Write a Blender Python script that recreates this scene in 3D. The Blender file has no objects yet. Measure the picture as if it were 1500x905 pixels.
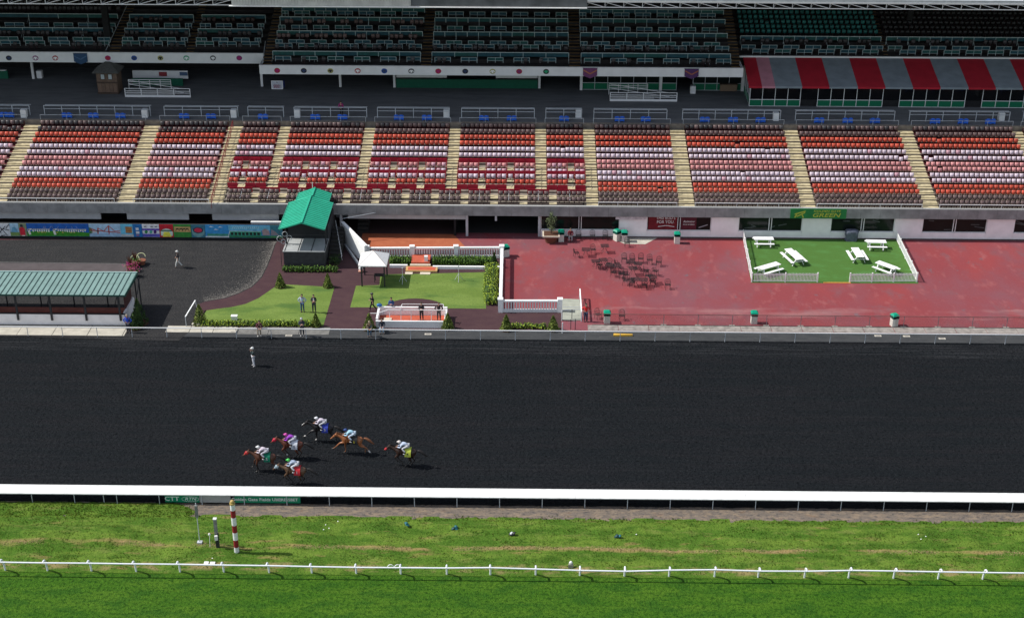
import bpy, bmesh, math, random
from mathutils import Vector, Matrix, noise
random.seed(7)
PI = math.pi
D = bpy.data
S = bpy.context.scene
col = S.collection

# ------------------------------------------------------------------ camera
F_PX, PITCH, YAW, ROLL, CAM_H = 2166.34, .457696, .0087069, .0039681, 59.5957
_f = Vector((-math.sin(YAW)*math.cos(PITCH), math.cos(YAW)*math.cos(PITCH), -math.sin(PITCH)))
_r = Vector((math.cos(YAW), math.sin(YAW), 0)); _u = _r.cross(_f)
R_ = math.cos(ROLL)*_r + math.sin(ROLL)*_u
U_ = -math.sin(ROLL)*_r + math.cos(ROLL)*_u
cam_d = D.cameras.new('camera'); cam = D.objects.new('camera', cam_d); col.objects.link(cam)
m3 = Matrix((R_, U_, -_f)).transposed()
cam.matrix_world = Matrix.Translation((0, 0, CAM_H)) @ m3.to_4x4()
cam_d.sensor_width = 36; cam_d.lens = F_PX/1500*36; cam_d.clip_end = 6000; cam_d.clip_start = 1
S.camera = cam
# ------------------------------------------------------------------ world, sun, exposure
SUN_EL, SUN_AZ = math.radians(47.5), math.radians(4.5)      # sun stands to the left, a little behind the stand
W = D.worlds.new('World'); S.world = W; W.use_nodes = True
nt = W.node_tree; bg = nt.nodes['Background']
sky = nt.nodes.new('ShaderNodeTexSky'); sky.sky_type = 'NISHITA'; sky.sun_disc = False
sd = Vector((-math.cos(SUN_EL)*math.cos(SUN_AZ), math.cos(SUN_EL)*math.sin(SUN_AZ), math.sin(SUN_EL)))
sky.sun_elevation = SUN_EL; sky.sun_rotation = math.atan2(sd.x, sd.y)
sky.air_density = 1.0; sky.dust_density = .6
hz = nt.nodes.new('ShaderNodeHueSaturation'); hz.inputs['Saturation'].default_value = .55   # thin haze whitens the sky
nt.links.new(sky.outputs[0], hz.inputs['Color']); nt.links.new(hz.outputs[0], bg.inputs[0]); bg.inputs[1].default_value = .116
sl = D.lights.new('sun', 'SUN'); sl.energy = 3.65; sl.angle = math.radians(.55); sl.color = (1, .965, .9)
so = D.objects.new('sun', sl); col.objects.link(so); so.rotation_euler = sd.to_track_quat('Z', 'Y').to_euler()
S.view_settings.view_transform = 'Standard'; S.view_settings.look = 'None'
S.view_settings.exposure = 0.56; S.view_settings.gamma = 1

# ------------------------------------------------------------------ measuring helpers (survey of the place)
def _ray(x, y): return _f + R_*((x-750)/F_PX) + U_*((452.5-y)/F_PX)
def G(x, y, z=0.0):
    d = _ray(x, y); t = (z-CAM_H)/d.z; return Vector((0, 0, CAM_H)) + d*t
def GY(x, y, Y):
    d = _ray(x, y); t = Y/d.y; return Vector((0, 0, CAM_H)) + d*t
def GS(x, y, Y0, Z0, ta):
    d = _ray(x, y); t = (Z0-ta*Y0-CAM_H)/(d.z-ta*d.y); return Vector((0, 0, CAM_H)) + d*t
def row(x, y): return GS(x, y, 138.4, 3.9, .2553)

# ------------------------------------------------------------------ materials
MATS = {}
def M(name, c, rough=.7, var=.12, scale=6., bump=0., bscale=None, metal=0., spec=.35, c2=None, rnd=0., emit=0, isl=0.):
    if name in MATS: return MATS[name]
    m = D.materials.new(name); m.use_nodes = True; n = m.node_tree; N = n.nodes; L = n.links
    b = N['Principled BSDF']; b.inputs['Roughness'].default_value = rough; b.inputs['Metallic'].default_value = metal
    b.inputs['Specular IOR Level'].default_value = spec
    geo = N.new('ShaderNodeNewGeometry')
    tc = N.new('ShaderNodeTexCoord')
    no = N.new('ShaderNodeTexNoise'); no.inputs['Scale'].default_value = scale; no.inputs['Detail'].default_value = 4
    L.new(geo.outputs['Position'], no.inputs['Vector'])
    mx = N.new('ShaderNodeMix'); mx.data_type = 'RGBA'
    cA = [max(0, v*(1-var)) for v in c]; cB = [min(1, v*(1+var)) for v in c] if c2 is None else list(c2)
    mx.inputs[6].default_value = (*cA, 1); mx.inputs[7].default_value = (*cB, 1)
    rp = N.new('ShaderNodeMapRange'); rp.inputs[1].default_value = .32; rp.inputs[2].default_value = .68
    L.new(no.outputs[0], rp.inputs[0]); L.new(rp.outputs[0], mx.inputs[0])
    out = mx.outputs[2]
    if rnd or isl:
        hs = N.new('ShaderNodeHueSaturation'); L.new(out, hs.inputs['Color'])
        mr = N.new('ShaderNodeMapRange'); mr.inputs[3].default_value = 1-(rnd or isl); mr.inputs[4].default_value = 1+(rnd or isl)
        if rnd:
            oi = N.new('ShaderNodeObjectInfo'); L.new(oi.outputs['Random'], mr.inputs[0])
        else: L.new(geo.outputs['Random Per Island'], mr.inputs[0])
        L.new(mr.outputs[0], hs.inputs['Value']); out = hs.outputs[0]
    L.new(out, b.inputs['Base Color'])
    if bump:
        n2 = N.new('ShaderNodeTexNoise'); n2.inputs['Scale'].default_value = bscale or scale*4; n2.inputs['Detail'].default_value = 5
        L.new(geo.outputs['Position'], n2.inputs['Vector'])
        bp = N.new('ShaderNodeBump'); bp.inputs['Strength'].default_value = 1; bp.inputs['Distance'].default_value = bump
        L.new(n2.outputs[0], bp.inputs['Height']); L.new(bp.outputs[0], b.inputs['Normal'])
    MATS[name] = m; return m

def nodes_of(m): return m.node_tree.nodes, m.node_tree.links, m.node_tree.nodes['Principled BSDF']
def layered(name, base, layers, rough=.9, bumps=()):
    """base colour, then layers (colour, scale(x,y,z), lo, hi, strength[, (Y0, Y1)]) mixed on by noise masks."""
    m = D.materials.new(name); m.use_nodes = True; N, L, b = nodes_of(m)
    b.inputs['Roughness'].default_value = rough; b.inputs['Specular IOR Level'].default_value = .08
    geo = N.new('ShaderNodeNewGeometry'); sep = N.new('ShaderNodeSeparateXYZ'); L.new(geo.outputs['Position'], sep.inputs[0])
    cur = N.new('ShaderNodeRGB'); cur.outputs[0].default_value = (*base, 1); cur = cur.outputs[0]
    for i, ly in enumerate(layers):
        c, sc, lo, hi, st = ly[:5]
        mp = N.new('ShaderNodeMapping'); mp.inputs['Scale'].default_value = sc; mp.inputs['Location'].default_value = (i*17.3, i*5.1, 0)
        L.new(geo.outputs['Position'], mp.inputs[0])
        no = N.new('ShaderNodeTexNoise'); no.inputs['Scale'].default_value = 1; no.inputs['Detail'].default_value = 5; no.inputs['Roughness'].default_value = .6
        L.new(mp.outputs[0], no.inputs['Vector'])
        mr = N.new('ShaderNodeMapRange'); mr.inputs[1].default_value = lo; mr.inputs[2].default_value = hi; mr.inputs[4].default_value = st
        L.new(no.outputs[0], mr.inputs[0]); fac = mr.outputs[0]
        if len(ly) > 5:
            y0, y1, wv = ly[5]
            # band between two distances, edges wandering with noise
            n3 = N.new('ShaderNodeTexNoise'); n3.inputs['Scale'].default_value = .35; n3.inputs['Detail'].default_value = 4; L.new(geo.outputs['Position'], n3.inputs['Vector'])
            ad = N.new('ShaderNodeMath'); ad.operation = 'MULTIPLY_ADD'; ad.inputs[1].default_value = wv; L.new(n3.outputs[0], ad.inputs[0]); L.new(sep.outputs[1], ad.inputs[2])
            a1 = N.new('ShaderNodeMapRange'); a1.inputs[1].default_value = y0+wv*.5-.12; a1.inputs[2].default_value = y0+wv*.5+.12; L.new(ad.outputs[0], a1.inputs[0])
            a2 = N.new('ShaderNodeMapRange'); a2.inputs[1].default_value = y1+wv*.5-.12; a2.inputs[2].default_value = y1+wv*.5+.12; a2.inputs[3].default_value = 1; a2.inputs[4].default_value = 0; L.new(ad.outputs[0], a2.inputs[0])
            p = N.new('ShaderNodeMath'); p.operation = 'MULTIPLY'; L.new(a1.outputs[0], p.inputs[0]); L.new(a2.outputs[0], p.inputs[1])
            q = N.new('ShaderNodeMath'); q.operation = 'MULTIPLY'; L.new(p.outputs[0], q.inputs[0]); L.new(fac, q.inputs[1]); fac = q.outputs[0]
        mx = N.new('ShaderNodeMix'); mx.data_type = 'RGBA'; mx.inputs[7].default_value = (*c, 1)
        L.new(fac, mx.inputs[0]); L.new(cur, mx.inputs[6]); cur = mx.outputs[2]
    L.new(cur, b.inputs['Base Color'])
    prev = None
    for sc, dist in bumps:
        mp = N.new('ShaderNodeMapping'); mp.inputs['Scale'].default_value = sc if isinstance(sc, tuple) else (sc, sc, sc); L.new(geo.outputs['Position'], mp.inputs[0])
        no = N.new('ShaderNodeTexNoise'); no.inputs['Scale'].default_value = 1; no.inputs['Detail'].default_value = 5; L.new(mp.outputs[0], no.inputs['Vector'])
        bp = N.new('ShaderNodeBump'); bp.inputs['Strength'].default_value = 1; bp.inputs['Distance'].default_value = dist; L.new(no.outputs[0], bp.inputs['Height'])
        if prev: L.new(prev, bp.inputs['Normal'])
        prev = bp.outputs[0]
    if prev: L.new(prev, b.inputs['Normal'])
    MATS[name] = m; return m

white = M('white_paint', (.80, .80, .79), .55, .06, 3)
offwhite = M('worn_white_paint', (.70, .70, .695), .6, .05, 1.2)
greywhite = M('grey_white_paint', (.46, .48, .5), .6, .1, 2)
railgrey = M('galvanised_rail', (.42, .45, .48), .5, .1, 5)
darkmetal = M('dark_metal', (.025, .026, .03), .5, .2, 8)
green = M('green_paint', (.0, .10, .055), .5, .1, 3)
dgreen = M('deep_green_paint', (.0, .085, .045), .6, .1, 3)
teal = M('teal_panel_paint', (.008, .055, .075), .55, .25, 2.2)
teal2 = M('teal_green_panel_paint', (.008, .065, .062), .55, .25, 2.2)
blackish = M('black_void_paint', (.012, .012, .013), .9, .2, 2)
fasciam = M('concrete_fascia', (.235, .235, .235), .85, .22, 1.2, .004, 20)
wallm = M('white_wall_paint', (.80, .77, .77), .7, .06, 1.4)
conc = M('pale_concrete', (.42, .39, .33), .9, .14, 1.5, .004, 25)
concpink = M('weathered_concrete', (.24, .215, .195), .9, .3, 2.2, .004, 25)
cream = M('cream_step_paint', (.43, .365, .225), .8, .2, 2.4, .003, 20)
glassm = M('dark_glass', (.008, .012, .011), .12, .1, 1, spec=.22)
skin = M('skin', (.42, .24, .17), .6, .06, 9)
skin2 = M('darker_skin', (.2, .11, .075), .6, .06, 9)

_tmp = D.scenes.new('workbench')
def evaluated(o):
    _tmp.collection.objects.link(o); vl = _tmp.view_layers[0]; vl.update()
    with bpy.context.temp_override(scene=_tmp, view_layer=vl): dg = bpy.context.evaluated_depsgraph_get()
    dg.update(); me = D.meshes.new_from_object(o.evaluated_get(dg)); _tmp.collection.objects.unlink(o); return me
# ------------------------------------------------------------------ object helpers
def tag(o, label=None, cat=None, group=None, kind=None):
    if label: o['label'] = label
    if cat: o['category'] = cat
    if group: o['group'] = group
    if kind: o['kind'] = kind
    return o
def thing(name, label, cat, loc=(0, 0, 0), rz=0., group=None):
    o = D.objects.new(name, None); col.objects.link(o); o.location = loc; o.rotation_euler = (0, 0, rz); o.empty_display_size = .2
    return tag(o, label, cat, group)
def link(name, me, parent=None, loc=(0, 0, 0)):
    o = D.objects.new(name, me); col.objects.link(o); o.location = loc
    if parent: o.parent = parent
    return o
def dup(o, parent=None, **k):
    c = o.copy(); col.objects.link(c); c.parent = parent
    for ch in o.children: dup(ch, c)
    for a, b in k.items():
        if a == 'loc': c.location = b
        elif a == 'rz': c.rotation_euler = (0, 0, b)
        else: c[a] = b
    return c

class MB:
    def __init__(s): s.v = []; s.f = []; s.m = []; s.sm = []
    def add(s, vs, fs, mi=0, sm=False):
        o = len(s.v); s.v += [tuple(p) for p in vs]
        for q in fs: s.f.append(tuple(i+o for i in q)); s.m.append(mi); s.sm.append(sm)
        return s
    def box(s, x0, x1, y0, y1, z0, z1, mi=0):
        if x0 > x1: x0, x1 = x1, x0
        if y0 > y1: y0, y1 = y1, y0
        if z0 > z1: z0, z1 = z1, z0
        vs = [(x, y, z) for z in (z0, z1) for y in (y0, y1) for x in (x0, x1)]
        return s.add(vs, [(0, 2, 3, 1), (4, 5, 7, 6), (0, 1, 5, 4), (2, 6, 7, 3), (0, 4, 6, 2), (1, 3, 7, 5)], mi)
    def obox(s, c, size, rz=0, mi=0, mat=None):
        hx, hy, hz = (q/2 for q in size); m = mat or Matrix.Rotation(rz, 3, 'Z'); c = Vector(c)
        vs = [c + m @ Vector((x, y, z)) for z in (-hz, hz) for y in (-hy, hy) for x in (-hx, hx)]
        return s.add(vs, [(0, 2, 3, 1), (4, 5, 7, 6), (0, 1, 5, 4), (2, 6, 7, 3), (0, 4, 6, 2), (1, 3, 7, 5)], mi)
    def bar(s, a, b, w=.05, h=None, mi=0):
        a = Vector(a); b = Vector(b); d = b-a; l = d.length
        if l < 1e-6: return s
        q = d.to_track_quat('X', 'Z').to_matrix()
        return s.obox((a+b)/2, (l, w, h or w), mat=q, mi=mi)
    def tube(s, a, b, r=.03, r2=None, n=6, mi=0, cap=True):
        a = Vector(a); b = Vector(b); d = b-a
        if d.length < 1e-6: return s
        q = d.to_track_quat('Z', 'X').to_matrix(); r2 = r if r2 is None else r2
        vs = []
        for p, rr in ((a, r), (b, r2)):
            for i in range(n): vs.append(p + q @ Vector((rr*math.cos(2*PI*i/n), rr*math.sin(2*PI*i/n), 0)))
        fs = [(i, (i+1) % n, n+(i+1) % n, n+i) for i in range(n)]
        s.add(vs, fs, mi, True)
        if cap: s.add(vs, [tuple(reversed(range(n))), tuple(range(n, 2*n))], mi)
        return s
    def path(s, pts, r=.02, n=5, mi=0):
        for p, q in zip(pts, pts[1:]): s.tube(p, q, r, n=n, mi=mi)
        return s
    def ell(s, c, r, seg=8, ring=6, mi=0, mat=None):
        if not hasattr(r, '__len__'): r = (r, r, r)
        c = Vector(c); vs = []; fs = []
        for j in range(ring+1):
            t = PI*j/ring
            for i in range(seg):
                p = Vector((r[0]*math.sin(t)*math.cos(2*PI*i/seg), r[1]*math.sin(t)*math.sin(2*PI*i/seg), r[2]*math.cos(t)))
                if mat: p = mat @ p
                vs.append(c+p)
        for j in range(ring):
            for i in range(seg):
                a, b = j*seg+i, j*seg+(i+1) % seg
                fs.append((a, a+seg, b+seg, b))
        return s.add(vs, fs, mi, True)
    def prism(s, pts, z0, z1, mi=0):
        n = len(pts); a = sum(pts[i][0]*pts[(i+1) % n][1]-pts[(i+1) % n][0]*pts[i][1] for i in range(n))
        if a < 0: pts = list(reversed(pts))
        vs = [(p[0], p[1], z0) for p in pts]+[(p[0], p[1], z1) for p in pts]
        fs = [tuple(reversed(range(n))), tuple(range(n, 2*n))]+[(i, (i+1) % n, n+(i+1) % n, n+i) for i in range(n)]
        return s.add(vs, fs, mi)
    def xprof(s, prof, x0, x1, mi=0):
        """closed profile of (y, z), anticlockwise seen from +X, extruded along X"""
        n = len(prof); vs = [(x0, p[0], p[1]) for p in prof]+[(x1, p[0], p[1]) for p in prof]
        fs = [tuple(reversed(range(n))), tuple(range(n, 2*n))]+[(i, (i+1) % n, n+(i+1) % n, n+i) for i in range(n)]
        return s.add(vs, fs, mi)
    def mesh(s, name, mats, off=(0, 0, 0)):
        me = D.meshes.new(name)
        me.from_pydata([(p[0]-off[0], p[1]-off[1], p[2]-off[2]) for p in s.v], [], s.f)
        for m in (mats if isinstance(mats, (list, tuple)) else [mats]): me.materials.append(m)
        me.polygons.foreach_set('material_index', s.m); me.polygons.foreach_set('use_smooth', s.sm)
        me.update(); return me
    def build(s, name, mats, parent=None, kind=None, label=None):
        """coordinates are world ones; the parent sits unrotated at parent.location"""
        off = parent['_w'] if (parent and '_w' in parent) else (tuple(parent.location) if parent else (0, 0, 0))
        o = link(name, s.mesh(name, mats, off), parent)
        if kind: o['kind'] = kind
        if label: o['label'] = label
        return o
    def local(s, name, mats, parent=None, kind=None, label=None):
        o = link(name, s.mesh(name, mats), parent)
        if kind: o['kind'] = kind
        if label: o['label'] = label
        return o

def recalc(me):
    bm = bmesh.new(); bm.from_mesh(me); bmesh.ops.recalc_face_normals(bm, faces=bm.faces); bm.to_mesh(me); bm.free()

def wloc(o):
    v = Vector((0, 0, 0))
    while o: v += o.location; o = o.parent
    return v
def text(name, s, size, mat, parent, loc, rot=(PI/2, 0, 0), ext=.01, align='CENTER', shear=0., sx=1.):
    c = D.curves.new(name, 'FONT'); c.body = s; c.size = size; c.extrude = ext; c.align_x = align; c.align_y = 'CENTER'; c.shear = shear; c.offset = size*.012; c.resolution_u = 2
    o = D.objects.new(name, c); me = evaluated(o); D.objects.remove(o); D.curves.remove(c)
    me.materials.clear(); me.materials.append(mat); me.name = name
    o = link(name, me, parent); o.location = Vector(loc)-wloc(parent); o.rotation_euler = rot; o.scale = (sx, 1, 1); return o

# ------------------------------------------------------------------ ground surfaces
def struct(name, mb, mat): return tag(mb.build(name, mat), kind='structure')
mturf = layered('mown_turf', (.040, .112, .008), [((.066, .142, .012), (.16, 1.1, 1), .42, .6, .85), ((.022, .080, .008), (.5, 1.0, 1), .48, .62, .75), ((.014, .055, .004), (3.2, 4.5, 1), .48, .62, .85),
    ((.11, .20, .015), (8, 13, 1), .56, .70, .8), ((.010, .040, .002), (11, 17, 1), .57, .72, .8)], bumps=((5, .13), (16, .07)))
mrough = layered('rough_grass', (.060, .130, .014), [((.115, .185, .025), (.22, .8, 1), .44, .58, .9), ((.035, .09, .008), (.6, 1.5, 1), .5, .64, .8), ((.17, .19, .05), (.5, 1.4, 1), .56, .68, .5),
    ((.24, .17, .07), (.35, 1.4, 1), .60, .70, .7), ((.02, .055, .005), (5, 8, 1), .54, .68, .7), ((.19, .23, .05), (8, 12, 1), .56, .7, .6),
    ((.30, .21, .09), (.22, 1.2, 1), .46, .58, .8, (83.35, 83.8, .6)), ((.28, .20, .10), (.5, 1.2, 1), .5, .6, .7, (80.9, 81.7, .6))], bumps=((6, .09), (22, .05)))
mdirt = layered('gravel_dirt', (.15, .125, .105), [((.25, .19, .135), (1.2, 2.5, 1), .45, .65, .8), ((.055, .055, .06), (2.5, 5, 1), .5, .66, .8),
    ((.32, .28, .23), (9, 13, 1), .6, .75, .8), ((.2, .12, .07), (.8, 2, 1), .6, .72, .6)], bumps=((14, .03), (40, .02)))
mtrack = layered('dark_track_surface', (.0085, .0105, .0125), [((.0125, .0125, .0145), (.08, .9, 1), .4, .65, .9), ((.0185, .0195, .0215), (.05, 5, 1), .54, .7, .7), ((.0055, .0075, .0095), (.5, 9, 1), .48, .64, .8), ((.032, .033, .036), (.12, 5, 1), .47, .62, .7, (112.2, 114.6, 1.6)), ((.0018, .0028, .0038), (3.6, 5, 1), .55, .64, .95),
    ((.030, .032, .036), (6, 8, 1), .58, .70, .75), ((.045, .045, .046), (11, 15, 1), .64, .74, .6)], bumps=(((3.2, 5, 5), .22), (11, .07), ((.2, 5, 1), .06)))  # darkest and palest layers paint shaded pits and highlights into the colour
mring = layered('paddock_surface', (.027, .027, .028), [((.036, .035, .035), (.5, 1.4, 1), .42, .6, .8), ((.022, .022, .025), (3, 6, 1), .5, .66, .7),
    ((.085, .082, .078), (8, 12, 1), .56, .70, .8), ((.012, .012, .013), (5, 8, 1), .56, .68, .7)], bumps=((5, .09), (14, .04)))
mapron = layered('red_apron_paint', (.215, .048, .054), [((.19, .068, .082), (.12, .07, 1), .42, .60, .9), ((.25, .050, .052), (.16, .10, 1), .52, .66, .8), ((.17, .075, .085), (.5, .30, 1), .55, .68, .7),
    ((.29, .10, .10), (.9, .45, 1), .56, .70, .6), ((.12, .10, .115), (.9, .5, 1), .64, .71, .75), ((.33, .19, .18), (.8, .35, 1), .68, .76, .6), ((.30, .15, .15), (.10, .35, 1), .45, .62, .6, (119.4, 121.4, 2.0)),
    ((.17, .05, .055), (4, 3, 1), .56, .72, .5), ((.30, .09, .09), (7, 5, 1), .58, .74, .5)], .85, bumps=((9, .004),))
mpath = layered('rubber_path', (.06, .032, .037), [((.072, .04, .042), (.7, 1.3, 1), .42, .62, .8), ((.045, .027, .032), (8, 12, 1), .5, .7, .6)], bumps=((20, .008),))
mlawn = layered('ornamental_lawn', (.115, .175, .036), [((.155, .22, .052), (.25, .6, 1), .42, .6, .8), ((.06, .12, .03), (.22, .5, 1), .52, .66, .8), ((.08, .12, .03), (5, 8, 1), .5, .68, .7),
    ((.22, .27, .11), (12, 18, 1), .6, .76, .5)], bumps=((14, .03),))
mpatio = layered('artificial_turf', (.066, .145, .032), [((.055, .12, .027), (6, 9, 1), .45, .65, .7), ((.075, .185, .05), (.6, 1, 1), .5, .65, .6)], bumps=((30, .01),))
mbrick = layered('terracotta_paving', (.34, .10, .05), [((.40, .13, .065), (1, 2, 1), .45, .62, .7), ((.28, .085, .045), (4, 7, 1), .5, .68, .6)], .85)
mconcdeck = layered('dark_concourse_asphalt', (.13, .135, .14), [((.10, .105, .112), (.3, 1.2, 1), .45, .62, .8), ((.17, .172, .175), (1, 4, 1), .58, .72, .5)], .9)
mwalk = layered('grey_walkway', (.052, .054, .056), [((.038, .04, .043), (.6, 2, 1), .45, .62, .8), ((.105, .1, .095), (3, 5, 1), .58, .72, .6)], .9, bumps=((12, .01),))

struct('ground', MB().add([(-1500, -1500, -.12), (1500, -1500, -.12), (1500, 1500, -.12), (-1500, 1500, -.12)], [(0, 1, 2, 3)]), mturf)

def nz(x, y, s, a): return a*noise.noise(Vector((x*s, y*s, 3.3)))
def sheet(name, x0, x1, y0, y1, step, hf, mat):
    nx = int((x1-x0)/step); ny = int((y1-y0)/step); vs = []; fs = []
    for j in range(ny+1):
        y = y0+(y1-y0)*j/ny
        for i in range(nx+1):
            x = x0+(x1-x0)*i/nx; vs.append((x, y, hf(x, y)))
    for j in range(ny):
        for i in range(nx):
            a = j*(nx+1)+i; fs.append((a, a+1, a+nx+2, a+nx+1))
    mb = MB(); mb.add(vs, fs, 0, True); return struct(name, mb, mat)
struct('turf_course', MB().add([(-150, 20, 0), (150, 20, 0), (150, 80.62, 0), (-150, 80.62, 0)], [(0, 1, 2, 3)]), mturf)
def verge_h(x, y):
    e = min(1, (y-80.6)/.5, (87.35+.25*noise.noise(Vector((x*.4, 1, 1)))-y)/1.1); e = max(-.35, e)
    h = nz(x, y, .35, .16)+nz(x, y, 1.4, .07)+nz(x, y, 4.5, .035)
    if x < -20 and y > 83: h += .45*max(0, min(1, (-20-x)/8))*math.sin(min(1, (y-83)/3)*PI)
    return .02+e*(h+.10)
sheet('grass_verge', -42, 42, 80.6, 87.6, .14, verge_h, mrough)
def dirt_h(x, y): return .006+nz(x, y, 1.1, .03)+nz(x, y, 5, .02)
def left_h(x, y):
    e = 1/(1+math.exp((x+23.3+1.2*noise.noise(Vector((x*.5, y*.5, 2))))*2)); k_ = max(0, min(1, (y-87.0)/.5)); return -.12+(.08+.14*k_)*e+nz(x, y, .8, .06)*e*k_+nz(x, y, 3, .04)*e-max(0, (y-88.5))*.15
sheet('grass_verge', -42, -20, 87.0, 88.98, .12, left_h, mrough)
sheet('dirt_strip', -42, 42, 87.0, 89.05, .12, dirt_h, mdirt)
struct('verge_ground', MB().box(42, 150, 80.62, 89.05, -.1, .004).box(-150, -42, 80.62, 89.05, -.1, .004), mrough)
def track_h(x, y): return .0+nz(x, y, .9, .012)+nz(x, y, 3.6, .016)
sheet('racetrack', -60, 60, 89.0, 114.95, .22, track_h, mtrack)
struct('racetrack_end', MB().box(60.0, 150, 89.0, 114.95, -.1, .004).box(-150, -60.0, 89.0, 114.95, -.1, .004), mtrack)

# grass tufts on the verge and the edge of the turf
tb = MB()
def tuft(x, y, z, h, w):
    for k in range(3):
        a = random.random()*2*PI; dx, dy = math.cos(a)*w, math.sin(a)*w; lx, ly = random.gauss(0, h*.45), random.gauss(0, h*.45)
        tb.add([(x-dx, y-dy, z-.01), (x+dx, y+dy, z-.01), (x+lx, y+ly, z+h)], [(0, 1, 2)])
for i in range(13000):
    x = random.uniform(-38, 38); y = random.uniform(80.9, 87.35)
    if noise.noise(Vector((x*.5, y*.9, 0))) < random.uniform(-.5, .35): continue
    z_ = verge_h(x, y)
    if z_ > .03: tuft(x, y, z_, random.uniform(.03, .09), .03)
for i in range(1800):
    x = random.uniform(-38, -23.2); y = random.uniform(87.0, 88.8); tuft(x, y, left_h(x, y), random.uniform(.05, .12), .025)
for i in range(1200):
    x = random.uniform(-38, 38); y = 87.15+random.gauss(0, .22)+.3*noise.noise(Vector((x*.6, 0, 5)))
    tuft(x, y, .03, random.uniform(.05, .13), .03)
mblade = M('grass_blade', (.07, .15, .012), .9, .3, 1.2, c2=(.15, .20, .03), isl=.3, spec=.05)
_n, _l, _b = nodes_of(mblade); _c = _n.new('ShaderNodeCombineXYZ'); _c.inputs[2].default_value = 1; _l.new(_c.outputs[0], _b.inputs['Normal']); _t = _n.new('ShaderNodeBsdfTranslucent'); _m = _n.new('ShaderNodeMixShader'); _m.inputs[0].default_value = .15
_l.new(_b.inputs['Base Color'].links[0].from_socket, _t.inputs[0]); _l.new(_b.outputs[0], _m.inputs[1]); _l.new(_t.outputs[0], _m.inputs[2]); _l.new(_m.outputs[0], _n['Material Output'].inputs[0])
tag(tb.build('grass', mblade), 'long rough grass tufts growing between turf rail and dirt strip', 'grass', kind='stuff')
# dead clippings line
cb = MB()
for i in range(9000):
    x = random.uniform(-38, 38); wv = noise.noise(Vector((x*.12, 1, 0))); pres = noise.noise(Vector((x*.25, 7, 0)))
    if pres < (.12 if x < -14 else -.12): continue
    y = 83.55+.25*wv+random.gauss(0, .10+.08*max(0, pres)); z = verge_h(x, y)+.015
    a = random.random()*PI; l = random.uniform(.03, .09)
    cb.add([(x, y, z), (x+l*math.cos(a), y+l*math.sin(a), z+random.uniform(.0, .05)), (x+.02, y+.025, z+.01)], [(0, 1, 2)])
tag(cb.build('dead_grass', M('dry_grass', (.33, .24, .12), .9, .25, 3, isl=.3)), 'brown line of dry clippings running along the rough grass', 'dry grass', kind='stuff')

# apron and everything laid on it, 4 mm apart
def flat(name, px, z, mat, world=None):
    pts = world or [G(x, y, z) for x, y in px]
    pts = [(p[0], p[1]) for p in pts]
    return struct(name, MB().prism(pts, z-.1, z), mat)
# hairline joints and worn traffic lines in the red paint come from the material
struct('apron_pavement', MB().box(-75, 75, 115.2, 151, -.3, .02), mapron)
struct('trackside_walkway', MB().box(-75, 75, 114.92, 116.70, -.2, .026), mwalk)
flat('paddock_ground', [(-60, 351), (409, 351), (403, 360), (398, 375), (392, 390), (384, 406), (370, 420), (350, 430), (330, 437), (300, 442), (289, 446), (290, 447), (283, 480), (262, 499), (-60, 491)], .030, mring,
     )
flat('garden_path', [(409, 345), (504, 345), (512, 356), (538, 366), (737, 366), (733, 455), (822, 457), (822, 484.5), (478, 483), (474, 479.5), (282, 479.5), (289, 446), (300, 442), (330, 437), (350, 430), (370, 420), (384, 406), (392, 390), (398, 375), (403, 360)], .034, mpath)
flat('garden_lawn', [(293, 476), (297, 462), (303, 454.5), (320, 452), (340, 449.5), (360, 445), (378, 437), (392, 427.5), (405, 418.5), (417, 416.5), (490, 420.5), (473.5, 477.5)], .040, mlawn)
arc = [(652-44*(1-math.cos(PI*i/12)), 451-14*math.sin(PI*i/12)) for i in range(13)]
flat('winners_lawn', [(521.5, 418.5), (556, 417.5), (588, 417), (597, 401.5), (713, 398.5), (712, 452), (655, 451.5)]+arc+[(560, 450), (513, 450)], .040, mlawn)
flat('shaded_lawn_corner', [(557, 402), (597, 401.3), (588, 417.3), (556, 417.5)], .036, mlawn)
struct('terrace_paving', MB().prism([(p[0], p[1]) for p in (G(538, 364), G(502, 326), (-16.4, G(600, 343).y), (-7.15, G(600, 343).y), G(683, 364))], -.1, .038), mbrick)
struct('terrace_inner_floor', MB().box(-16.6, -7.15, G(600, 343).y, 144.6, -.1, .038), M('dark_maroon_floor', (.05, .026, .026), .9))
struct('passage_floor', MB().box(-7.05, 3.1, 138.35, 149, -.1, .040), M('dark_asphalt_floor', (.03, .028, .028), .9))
struct('left_service_floor', MB().box(-75, -16.4, 136.6, 149, -.1, .040), M('brown_service_floor', (.05, .032, .028), .9))
flat('patio_turf', [(1088, 346), (1310.5, 347.5), (1345.5, 415.2), (1100.5, 414)], .036, mpatio)
struct('patio_edging', MB().box(*(lambda a, b: (a.x, b.x, a.y-.08, a.y+.06))(G(1206, 414.6), G(1246, 414.6)), .02, .075), M('orange_edging', (.55, .25, .05), .6))
flat('wall_slab', [(893, 347.6), (915, 357.2), (945, 357.8), (964, 347.8)], .036, conc)
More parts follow.
